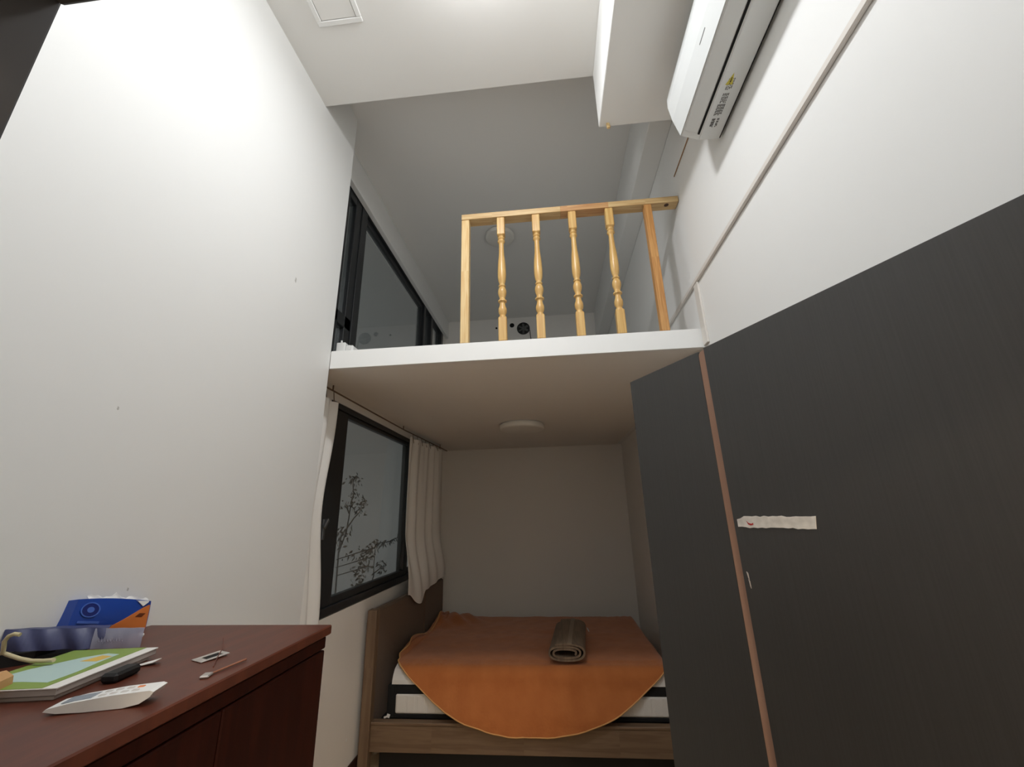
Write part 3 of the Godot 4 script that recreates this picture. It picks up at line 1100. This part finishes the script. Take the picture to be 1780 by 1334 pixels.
func curtains() -> void:
	var t := thing("curtain", "white curtain drawn to the far end of the lower window above the headboard", "curtain", V(-1.44, 0.76, 4.7))
	var rows := []
	var nr := 40
	var nc := 70
	for i in nr + 1:
		var v := float(i) / nr
		var row := []
		for j in nc + 1:
			var u := float(j) / nc
			# cloth width 1.05 m at the rod
			var d := lerpf(4.15, 5.22, u)
			var ybot := lerpf(-0.685, -0.80, smoothstep(0.0, 0.22, u))
			ybot = lerpf(ybot, -0.715, smoothstep(0.34, 0.42, u))
			ybot = lerpf(ybot, -0.66, smoothstep(0.42, 1.0, u))
			var y := lerpf(lerpf(0.795, 0.80, u), ybot, v)
			var bulge := 0.07 * sin(PI * pow(v, 0.8)) * (1.0 - u)
			var fold := sin(u * TAU * 4.6 + 0.8 + 0.5 * sin(v * 3.0)) * (0.018 + 0.010 * sin(PI * v)) * (1.0 - 0.45 * smoothstep(0.8, 1.0, v)) + 0.008 * sin(u * TAU * 11.0 + v * 1.5) * (1.0 - v)
			var x := -1.460 + 0.07 * u + fold
			# the lower end comes forward over the headboard
			x = lerpf(x, -1.385 + 0.075 * u + fold * 0.7, smoothstep(0.62, 0.97, v))
			d -= bulge * 0.7 + 0.05 * smoothstep(0.7, 1.0, v) * (1.0 - u)
			# gathered bag of cloth at the near bottom corner
			var g := exp(-pow((u - 0.20) / 0.13, 2.0)) * smoothstep(0.6, 1.0, v)
			x += 0.03 * g
			row.append(V(x, y, d))
		rows.append(row)
	var s := mb()
	sheet(s, rows, 0.003)
	part("cloth", s, M.curtain, t)
	for k in 8:
		s = mb()
		var u := (k + 0.5) / 8.0
		var d := lerpf(4.17, 5.20, u)
		tube(s, [V(-1.44 + 0.065 * u, lerpf(0.752, 0.79, u) - 0.015, d), V(-1.455 + 0.055 * u, 0.8295, d)], 0.003, 6)
		part("hook", s, M.rod, t)
	t = thing("curtain", "narrow white curtain bunched at the near edge of the lower window beside the white wall", "curtain", V(-1.46, 0.76, 2.5))
	rows = []
	for i in 31:
		var v := i / 30.0
		var row := []
		for j in 25:
			var u := j / 24.0
			var y := lerpf(0.76, -0.95, v)
			var d := lerpf(2.36, 2.66, u) - 0.05 * sin(PI * v) * u
			d = lerpf(2.36, lerpf(2.64, 2.69, v) - 0.08 * exp(-pow((v - 0.42) / 0.22, 2.0)), u)
			var x := -1.455 + 0.020 * sin(u * TAU * 2.4 + v) + 0.012 * v * sin(v * 7.0 + u * 3.0)
			row.append(V(x, y, d))
		rows.append(row)
	s = mb()
	sheet(s, rows, 0.003)
	part("cloth", s, M.curtain, t)
	for k in 3:
		s = mb()
		var d := 2.40 + k * 0.10
		tube(s, [V(-1.452, 0.745, d), V(-1.463, 0.8295, d)], 0.003, 6)
		part("hook", s, M.rod, t)
	org = V(-1.465, 0.80, 3.9)
	s = mb()
	tube(s, [V(-1.465, 0.838, 2.30), V(-1.462, 0.838, 4.0), V(-1.40, 0.838, 5.50)], 0.006, 10)
	for d in [2.6, 4.0, 5.2]:
		bx(s, lerpf(-1.475, -1.405, clampf((d - 4.0) / 1.5, 0, 1)), lerpf(-1.467, -1.397, clampf((d - 4.0) / 1.5, 0, 1)), 0.838, 0.88, d - 0.003, d + 0.003)
	single("curtain_rod", s, M.rod, "thin brown curtain rod under the slab above the lower window", "curtain rod")


const YD := -0.316   # dresser top

func dresser() -> void:
	var t := thing("dresser", "tall reddish brown wooden dresser in the lower left corner", "dresser", V(-1.0, -1.746, 0.9))
	var x0 := -1.329
	var x1 := -0.712
	var d0 := 0.42
	var d1 := 1.405
	var s := mb()
	bx(s, x0, x1, YD - 0.026, YD, d0, d1, 0.003)
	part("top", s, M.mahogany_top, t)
	s = mb()
	bx(s, x0, x1 - 0.030, -1.690, YD - 0.026, d0 + 0.012, d1 - 0.010, 0.002)
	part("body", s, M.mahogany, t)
	s = mb()
	bx(s, x0 + 0.02, x1 - 0.05, -1.746, -1.690, d0 + 0.03, d1 - 0.03)
	part("plinth", s, M.mahogany, t)
	s = mb()
	bx(s, x1 - 0.030, x1 - 0.010, YD - 0.062, YD - 0.029, d0 + 0.012, d1 - 0.010, 0.003)
	part("top_rail", s, M.mahogany, t)
	for q in [[d0 + 0.014, 0.981], [0.985, d1 - 0.012]]:
		s = mb()
		bx(s, x1 - 0.030, x1 - 0.010, -1.685, YD - 0.066, q[0], q[1], 0.003)
		part("door", s, M.mahogany, t)


# basis with its x along the plan direction (ux, ud), y up
func plan(ux: float, ud: float, tilt := 0.0, pitch := 0.0) -> Basis:
	var x := Vector3(ux, 0, -ud).normalized()
	x = Basis(Vector3.UP.cross(x).normalized(), -pitch) * x
	var z := x.cross(Vector3.UP).normalized()
	z = Basis(x, tilt) * z
	return Basis(x, z.cross(x), z)


func dresser_things() -> void:
	# remote control
	var t := thing("remote_control", "white remote control lying near the dresser's front edge below the booklet", "remote control", V(-0.83, YD, 0.81))
	var s := mb()
	var B := plan(0.955, 0.30)
	var xf := Transform3D(B, V(-0.905, YD + 0.001, 0.775))
	# side profile along its length, swelling underneath
	var L := 0.165
	var side := PackedVector2Array([Vector2(0.0, 0.006), Vector2(0.02, 0.002), Vector2(0.06, 0.0), Vector2(0.12, 0.0), Vector2(0.145, 0.004), Vector2(0.160, 0.013), Vector2(L, 0.021), Vector2(0.158, 0.0235), Vector2(0.10, 0.0215), Vector2(0.04, 0.016), Vector2(0.004, 0.010)])
	prism(s, side, Transform3D(Basis(B.x, B.y, B.z), xf.origin + B.z * 0.0), -0.046)
	part("body", s, M.plastic_white, t)
	var tb := Basis(B.z.normalized(), -0.0) * B
	var face := func(u: float, w: float) -> Vector3:
		var h := lerpf(0.016, 0.0215, clampf((u - 0.04) / 0.06, -0.7, 1.0)) if u < 0.10 else lerpf(0.0215, 0.0235, (u - 0.10) / 0.058)
		return xf.origin + B.x * u - B.z * w + B.y * h
	s = mb()
	quad(s, face.call(0.020, 0.008) + B.y * 0.0006, face.call(0.064, 0.008) + B.y * 0.0006, face.call(0.064, 0.038) + B.y * 0.0006, face.call(0.020, 0.038) + B.y * 0.0006, B.y)
	obox(s, (face.call(0.020, 0.023) + face.call(0.064, 0.023)) / 2, Vector3(0.022, 0.0006, 0.015), Basis((face.call(0.064, 0.02) - face.call(0.020, 0.02)).normalized(), (face.call(0.064, 0.02) - face.call(0.020, 0.02)).normalized().cross(-B.z).normalized() * -1.0, B.z))
	part("display", s, M.plastic_grey, t, "grey display")
	for k in 8:
		s = mb()
		var p: Vector3 = face.call(0.078 + 0.017 * (k % 4), 0.014 + 0.018 * int(k / 4.0))
		obox(s, p, Vector3(0.0055, 0.0012, 0.004), B, 0.001)
		part("button", s, M.button_orange if k == 7 else M.button, t)

	# booklet stack: a green brochure on a thick white board, another board beneath
	var fr := Vector2(-0.960, 0.836)   # front right corner in plan
	var br := Vector2(-0.998, 1.088)
	var u := (br - fr).normalized()    # along the right edge
	var w := Vector2(-u.y, u.x)        # to the left
	var Bk := Basis(Vector3(-w.x, 0, w.y), Vector3.UP, Vector3(-u.x, 0, u.y))
	if Bk.determinant() < 0.0:
		Bk = Basis(Bk.x, Bk.y, -Bk.z)
	var cen := func(a: float, b: float, y: float) -> Vector3:
		var q := fr + u * a + w * b
		return V(q.x, y, q.y)
	org = cen.call(0.12, 0.09, YD)
	s = mb()
	obox(s, cen.call(0.123, 0.095, YD + 0.0035), Vector3(0.088, 0.0035, 0.115), Bk, 0.001)
	single("paper_pad", s, M.page_edge, "thin grey paper pad at the bottom of the booklet stack", "paper pad")
	t = thing("picture_book", "thick white board book with a green and aqua cover on the dresser", "book", cen.call(0.128, 0.1, YD + 0.007))
	s = mb()
	obox(s, cen.call(0.128, 0.100, YD + 0.014), Vector3(0.099, 0.0058, 0.125), Bk, 0.0012)
	part("pages", s, M.page_edge, t)
	s = mb()
	obox(s, cen.call(0.128, 0.100, YD + 0.0210), Vector3(0.1005, 0.0012, 0.1275), Bk, 0.0006)
	part("cover", s, M.paper, t)
	var yt := YD + 0.0226
	s = mb()
	obox(s, cen.call(0.128, 0.112, yt), Vector3(0.085, 0.0004, 0.126), Bk)
	part("green_print", s, M.print_green, t, "green printed cover area")
	s = mb()
	var pts := PackedVector2Array()
	for q in [[0.030, 0.045], [0.090, 0.042], [0.150, 0.050], [0.205, 0.052], [0.215, 0.085], [0.19, 0.12], [0.12, 0.165], [0.045, 0.19], [0.040, 0.10]]:
		pts.append(Vector2(q[0], q[1]))
	var flat := Transform3D(Basis(Vector3(u.x, 0, -u.y), Vector3(w.x, 0, -w.y), Vector3.UP), V(fr.x, yt + 0.0004, fr.y))
	prism(s, pts, flat, 0.0003)
	part("aqua_print", s, M.print_aqua, t, "pale aqua printed panel")
	s = mb()
	prism(s, PackedVector2Array([Vector2(0.155, 0.060), Vector2(0.19, 0.056), Vector2(0.20, 0.085), Vector2(0.16, 0.10)]), Transform3D(flat.basis, flat.origin + Vector3.UP * 0.0003), 0.0003)
	part("yellow_print", s, M.print_yellow, t, "yellow printed spot")
	# black lump beside the book
	org = V(-0.945, YD, 0.95)
	s = mb()
	obox(s, V(-0.947, YD + 0.010, 0.952), Vector3(0.017, 0.009, 0.034), plan(0.99, 0.15), 0.005)
	single("black_case", s, M.black, "small black case on the dresser against the right edge of the board book", "case")
	org = V(-0.963, YD, 1.035)
	s = mb()
	sheet(s, [[V(-0.985, YD + 0.002, 1.025), V(-0.970, YD + 0.003, 1.022), V(-0.952, YD + 0.006, 1.030)], [V(-0.984, YD + 0.002, 1.040), V(-0.965, YD + 0.006, 1.045), V(-0.945, YD + 0.011, 1.046)], [V(-0.980, YD + 0.002, 1.052), V(-0.968, YD + 0.003, 1.055), V(-0.954, YD + 0.007, 1.056)]], 0.0012)
	single("paper_scrap", s, M.paper, "curled white paper scrap on the dresser beyond the black case", "paper scrap")
	# gift bag lying behind the book, raised on a black pouch
	org = V(-1.2, YD, 1.05)
	s = mb()
	prism(s, PackedVector2Array([Vector2(-1.315, 1.012), Vector2(-1.205, 1.100), Vector2(-1.235, 1.130), Vector2(-1.315, 1.075)]), Transform3D(Basis(Vector3.RIGHT, Vector3.FORWARD, Vector3.UP), V(0, YD, 0)), 0.014)
	prism(s, PackedVector2Array([Vector2(-1.3285, 0.992), Vector2(-1.275, 1.040), Vector2(-1.275, 1.085), Vector2(-1.3285, 1.075)]), Transform3D(Basis(Vector3.RIGHT, Vector3.FORWARD, Vector3.UP), V(0, YD, 0)), 0.026)
	single("black_pouch", s, M.black, "flat black pouch under the navy gift bag", "pouch")
	t = thing("gift_bag", "navy gift bag with a beige rope handle lying at the dresser's wall side", "bag", V(-1.22, YD + 0.035, 1.09))
	var A := V(-1.322, YD + 0.036, 0.995)
	var D := V(-1.118, YD + 0.004, 1.162)
	var bt := (D - A).normalized()
	var bh := Vector3(0, 0.044, 0)
	var bn := Vector3(bt.z, 0, -bt.x).normalized()
	if bn.dot(V(0, 0, 0) - A) > 0.0:
		bn = -bn
	var at := func(f: float, h: float, back: float) -> Vector3: return A.lerp(D, f) + bh * h + bn * back
	s = mb()
	var rws := []
	for i in 9:
		var row := []
		for j in 26:
			var f := 0.72 * j / 25.0
			var h := i / 8.0
			row.append(at.call(f, h, 0.004 * sin(f * 19.0) * (1.0 - h) + 0.012 * h * h + 0.004 * sin(f * 31.0 + h * 3.0)))
		rws.append(row)
	sheet(s, rws, 0.002)
	rws = []
	for i in 4:
		var row := []
		for j in 26:
			var f := 0.72 * j / 25.0
			row.append(at.call(f, 1.0, 0.012 + 0.004 * sin(f * 31.0 + 3.0) + 0.012 * i * minf(1.0, 0.15 + f * 2.0)))
		rws.append(row)
	sheet(s, rws, 0.002)
	part("bag_paper", s, M.navy, t)
	s = mb()
	rws = []
	for i in 7:
		var row := []
		for j in 14:
			var f := 0.62 + 0.38 * j / 13.0
			var h := i / 6.0
			row.append(at.call(f, h * 1.02 - 0.04 * f, -0.003 + 0.012 * h * h + 0.002 * sin(f * 40.0)))
		rws.append(row)
	sheet(s, rws, 0.001)
	part("clear_sleeve", s, M.sleeve, t, "cloudy clear plastic sleeve")
	s = mb()
	for k in 9:
		var f := 0.66 + 0.022 * k
		tube(s, [at.call(f, 0.30 + 0.05 * sin(k * 2.1), -0.0045), at.call(f + 0.007, 0.52 + 0.06 * sin(k * 1.3), -0.0045), at.call(f + 0.014, 0.34, -0.0045)], 0.0007, 4)
	part("sleeve_script", s, M.sleeve_print, t, "faint looping script print")
	s = mb()
	tube(s, [V(-1.210, -0.231, 0.945), V(-1.222, -0.229, 0.943), V(-1.232, -0.233, 0.941), V(-1.239, -0.243, 0.941), V(-1.240, -0.256, 0.944), V(-1.246, -0.268, 0.950), V(-1.241, -0.272, 0.954), V(-1.227, -0.276, 0.955), V(-1.205, -0.281, 0.955), V(-1.175, -0.285, 0.955), V(-1.148, -0.285, 0.955), V(-1.120, -0.283, 0.955)], 0.0042, 8)
	tube(s, [V(-1.246, -0.268, 0.950), V(-1.262, -0.272, 0.955), V(-1.285, -0.270, 0.96), V(-1.318, -0.272, 0.97)], 0.0042, 8)
	part("rope_handle", s, M.rope, t, "twisted beige rope handle")
	# packet of tissues leaning on the wall behind the bag
	t = thing("tissue_packet", "blue and orange packet of white tissues against the left wall", "tissue packet", V(-1.30, YD, 1.23))
	# face corners on the plane x = -1.288, bottom raised at the near end
	var px := -1.287
	var fc := func(z: float, y: float) -> Vector3: return V(px - (y - YD) * 0.10, y, z)
	var TL: Vector3 = fc.call(1.132, -0.194)
	var TR: Vector3 = fc.call(1.352, -0.238)
	var BL: Vector3 = fc.call(1.116, -0.258)
	var BR: Vector3 = fc.call(1.344, -0.3155)
	var fp := func(a: float, b: float) -> Vector3: return TL.lerp(TR, a).lerp(BL.lerp(BR, a), b)
	rws = []
	for i in 11:
		var row := []
		for j in 21:
			var a := j / 20.0
			var b := i / 10.0
			row.append(fp.call(a, b) + Vector3(0.006 * sin(PI * a) * sin(PI * b) - 0.022, 0, 0))
		rws.append(row)
	s = mb()
	sheet(s, rws, 0.040)
	part("wrapper", s, M.pack_blue, t)
	# printed areas follow the bulge of the wrapper
	var skin := func(a: float, b: float) -> Vector3: return fp.call(a, b) + Vector3(0.006 * sin(PI * a) * sin(PI * b) - 0.0012, 0, 0)
	s = mb()
	rws = []
	for i in 9:
		var row := []
		var b := lerpf(0.12, 0.97, i / 8.0)
		for j in 9:
			var left := lerpf(0.97, 0.46, pow(i / 8.0, 0.85))
			row.append(skin.call(lerpf(left, 0.99, j / 8.0), b))
		rws.append(row)
	sheet(s, rws, 0.0012)
	part("orange_print", s, M.pack_orange, t, "orange printed corner")
	s = mb()
	rws = []
	for i in 4:
		var row := []
		for j in 5:
			row.append(skin.call(lerpf(0.84, 0.94, j / 4.0) - 0.02 * i, lerpf(0.42, 0.56, i / 3.0)) + Vector3(0.0009, 0, 0))
		rws.append(row)
	sheet(s, rws, 0.0008)
	part("brown_print", s, M.pack_brown, t)
	var ring := func(r0: float, r1: float, lift: float, m: Material, called: String) -> void:
		var st := mb()
		var rr := []
		for k in 2:
			var row := []
			for j in 25:
				var an := TAU * j / 24.0
				var rd: float = r0 if k == 0 else r1
				row.append(skin.call(0.17 + 0.11 * rd * cos(an), 0.34 + 0.27 * rd * sin(an)) + Vector3(lift, 0, 0))
			rr.append(row)
		sheet(st, rr, 0.0008)
		part(called, st, m, t)
	ring.call(0.02, 0.86, 0.0009, M.pack_dark, "emblem_disc")
	ring.call(0.88, 1.02, 0.0011, M.pack_light, "emblem_ring")
	ring.call(0.02, 0.38, 0.0014, M.pack_light, "emblem_mark")
	s = mb()
	rws = []
	for i in 3:
		var row := []
		for j in 8:
			row.append(skin.call(lerpf(0.07, 0.32, j / 7.0), lerpf(0.74, 0.83, i / 2.0)) + Vector3(0.0009, 0, 0))
		rws.append(row)
	sheet(s, rws, 0.0008)
	part("light_print", s, M.pack_light, t)
	# tissues pulled from the opening
	s = mb()
	rws = []
	for i in 7:
		var row := []
		for j in 22:
			var a := lerpf(0.14, 0.98, j / 21.0)
			var h := i / 6.0
			var rise := 0.016 * h * (1.0 + 0.22 * sin(j * 0.9) + 0.12 * sin(j * 2.3) + (0.35 if j == 9 or j == 10 else 0.0))
			row.append(fp.call(a, 0.0) + Vector3(-0.004 - 0.010 * h + 0.002 * sin(j * 0.8 + i), rise - 0.004 + (-0.012 * exp(-pow((a - 0.86) / 0.08, 2.0)) * (1.0 - h)), 0))
		rws.append(row)
	sheet(s, rws, 0.0015)
	rws = []
	for i in 5:
		var row := []
		for j in 8:
			var a := lerpf(0.76, 0.95, j / 7.0)
			row.append(skin.call(a, 0.001 + 0.20 * i / 4.0 * (1.0 - absf(a - 0.87) / 0.1)) + Vector3(0.002, 0.002, 0))
		rws.append(row)
	sheet(s, rws, 0.0015)
	part("tissue", s, M.tissue, t, "white tissue sticking out of the top")
	# bead
	org = V(-1.245, YD, 1.30)
	s = mb()
	lathe(s, [Vector2(0, 0), Vector2(0.004, 0.001), Vector2(0.0065, 0.005), Vector2(0.0055, 0.010), Vector2(0, 0.012)], Transform3D(Basis.IDENTITY, V(-1.218, YD, 1.262)), 12)
	single("white_bead", s, M.plastic_white, "tiny white bead on the dresser in front of the tissue packet", "bead")
	# tan block cut by the left edge of the view
	org = V(-1.06, YD, 0.80)
	s = mb()
	obox(s, V(-1.098, YD + 0.022, 0.80), Vector3(0.042, 0.022, 0.05), plan(0.9, 0.43, 0.0, 0.12), 0.012)
	single("tan_pouch", s, M.tan, "tan rounded pouch at the left edge of the dresser in front of the board book", "pouch")
	# metal plate, stick and rod
	t = thing("metal_plate", "thin slotted silver metal plate lying on the dresser top", "plate", V(-0.855, YD, 1.085))
	var pa := Vector2(-0.862, 1.060)
	var pb := Vector2(-0.840, 1.110)
	var pu := (pb - pa).normalized()
	s = mb()
	var Bp := plan(pu.x, pu.y, 0.0, 0.06)
	var pc := V(-0.851, YD + 0.0035, 1.085)
	for q in [[0.0, 0.0175, 0.032, 0.0045], [0.0, -0.0175, 0.032, 0.0045], [0.027, 0.0, 0.005, 0.013], [-0.024, 0.0, 0.008, 0.013]]:
		obox(s, pc + Bp * Vector3(q[0], 0, q[1]), Vector3(q[2], 0.0012, q[3]), Bp, 0.0006)
	part("plate", s, M.steel, t)
	s = mb()
	obox(s, pc + Bp * Vector3(0.002, -0.0012, 0), Vector3(0.021, 0.0004, 0.0125), Bp)
	part("slot", s, M.hole, t)
	org = V(-0.80, YD, 1.05)
	s = mb()
	tube(s, [V(-0.790, YD + 0.0015, 1.020), V(-0.826, YD + 0.0045, 1.075), V(-0.862, YD + 0.0075, 1.135), V(-0.925, YD + 0.010, 1.215)], 0.0013, 6)
	single("brown_stick", s, M.brown_stick, "thin dark brown stick lying across the slotted silver plate", "stick")
	t = thing("long_pin", "copper coloured rod with a flat silver head on the dresser near its front edge", "pin", V(-0.755, YD, 1.01))
	s = mb()
	tube(s, [V(-0.757, YD + 0.003, 0.978), V(-0.745, YD + 0.004, 1.065)], 0.0024, 8)
	part("rod", s, M.copper_rod, t)
	s = mb()
	obox(s, V(-0.760, YD + 0.003, 0.965), Vector3(0.009, 0.0025, 0.013), plan(0.95, 0.3), 0.002)
	part("pin_head", s, M.steel, t)


func outside() -> void:
	org = Vector3.ZERO
	var s := mb()
	bx(s, -2.6, -1.75, -1.846, -1.746, 1.5, 7.5)
	struct("paving_outside", s, M.paving, "strip of grey paving outside the windows", "paving")
	var rng := RandomNumberGenerator.new()
	rng.seed = 77
	# the two plants: stems and twigs as (y, d) lists on the plane x = -1.95
	var plants := [
		["slender potted plant with drooping leaf clusters behind the left part of the lower window", 3.86,
			[[[-0.85, 3.86], [-0.286, 3.853], [-0.118, 3.927], [0.009, 3.994], [0.141, 3.990], [0.234, 4.009], [0.376, 4.005]], [[-0.12, 3.927], [0.0, 4.08], [0.062, 4.18], [0.165, 4.266]], [[0.05, 3.99], [0.134, 3.877]], [[-0.286, 3.853], [-0.165, 3.86], [-0.092, 3.90]]],
			[[0.376, 4.005, 14], [0.36, 4.06, 8], [0.234, 4.009, 12], [0.134, 3.89, 12], [0.137, 4.028, 12], [0.165, 4.25, 12], [0.062, 4.18, 9], [-0.145, 3.87, 14], [-0.08, 3.90, 8], [-0.22, 3.85, 8]]],
		["low spreading potted plant with level branches behind the lower part of the window", 4.60,
			[[[-0.85, 4.58], [-0.684, 4.607], [-0.577, 4.63], [-0.498, 4.66], [-0.323, 4.643]], [[-0.31, 4.643], [-0.325, 4.20], [-0.345, 3.80]], [[-0.40, 4.65], [-0.394, 4.482], [-0.41, 3.80]], [[-0.50, 4.66], [-0.478, 4.497], [-0.479, 3.82]], [[-0.32, 4.643], [-0.267, 4.68], [-0.269, 5.01], [-0.235, 5.40]], [[-0.577, 4.63], [-0.521, 4.884]], [[-0.684, 4.607], [-0.62, 4.35], [-0.562, 4.30]]],
			[[-0.30, 4.55, 20], [-0.31, 4.40, 16], [-0.25, 4.64, 14], [-0.27, 4.80, 12], [-0.265, 5.02, 10], [-0.24, 5.30, 12], [-0.38, 4.45, 16], [-0.385, 4.30, 10], [-0.47, 4.45, 16], [-0.475, 4.25, 10], [-0.50, 4.88, 14], [-0.55, 4.90, 8], [-0.562, 4.31, 16], [-0.64, 4.28, 20], [-0.68, 4.18, 16], [-0.66, 4.35, 12], [-0.33, 4.10, 6]]],
	]
	for p in plants:
		var t := thing("potted_plant", p[0], "plant", V(-1.97, -1.746, p[1]))
		s = mb()
		lathe(s, [Vector2(0, 0), Vector2(0.11, 0), Vector2(0.15, 0.75), Vector2(0.16, 0.85), Vector2(0.17, 0.86), Vector2(0.17, 0.90), Vector2(0.145, 0.90), Vector2(0.14, 0.84), Vector2(0, 0.84)], Transform3D(Basis.IDENTITY, org), 24)
		part("pot", s, M.pot, t)
		for b in p[2]:
			s = mb()
			var pts := []
			for k in b.size():
				var x := -1.95 + 0.012 * sin(k * 2.3 + b[0][1] * 9.0)
				pts.append(V(x, b[k][0], b[k][1]))
			tube(s, pts, 0.0075, 6, 0.004)
			part("stem", s, M.stem, t)
		s = mb()
		for c in p[3]:
			for k in int(c[2] * 1.7):
				var o := V(-1.95 + rng.randf_range(-0.06, 0.06), c[0] + rng.randf_range(-0.035, 0.03), c[1] + rng.randf_range(-0.06, 0.06))
				var dir := Vector3(rng.randf_range(-0.5, 0.5), rng.randf_range(-1.0, 0.35), rng.randf_range(-0.9, 0.9)).normalized()
				var ln := rng.randf_range(0.032, 0.062)
				var sd := dir.cross(Vector3(rng.randf_range(0.5, 1.0), 0.2, 0.1)).normalized() * ln * 0.2
				var up := sd.cross(dir).normalized() * ln * 0.05
				var nn := up.normalized()
				tri(s, o, o + dir * ln * 0.45 + sd + up, o + dir * ln, nn)
				tri(s, o, o + dir * ln * 0.45 - sd + up, o + dir * ln, nn)
		var fo := part("foliage", s, M.leaf, t)
		fo.set_meta("kind", "stuff")
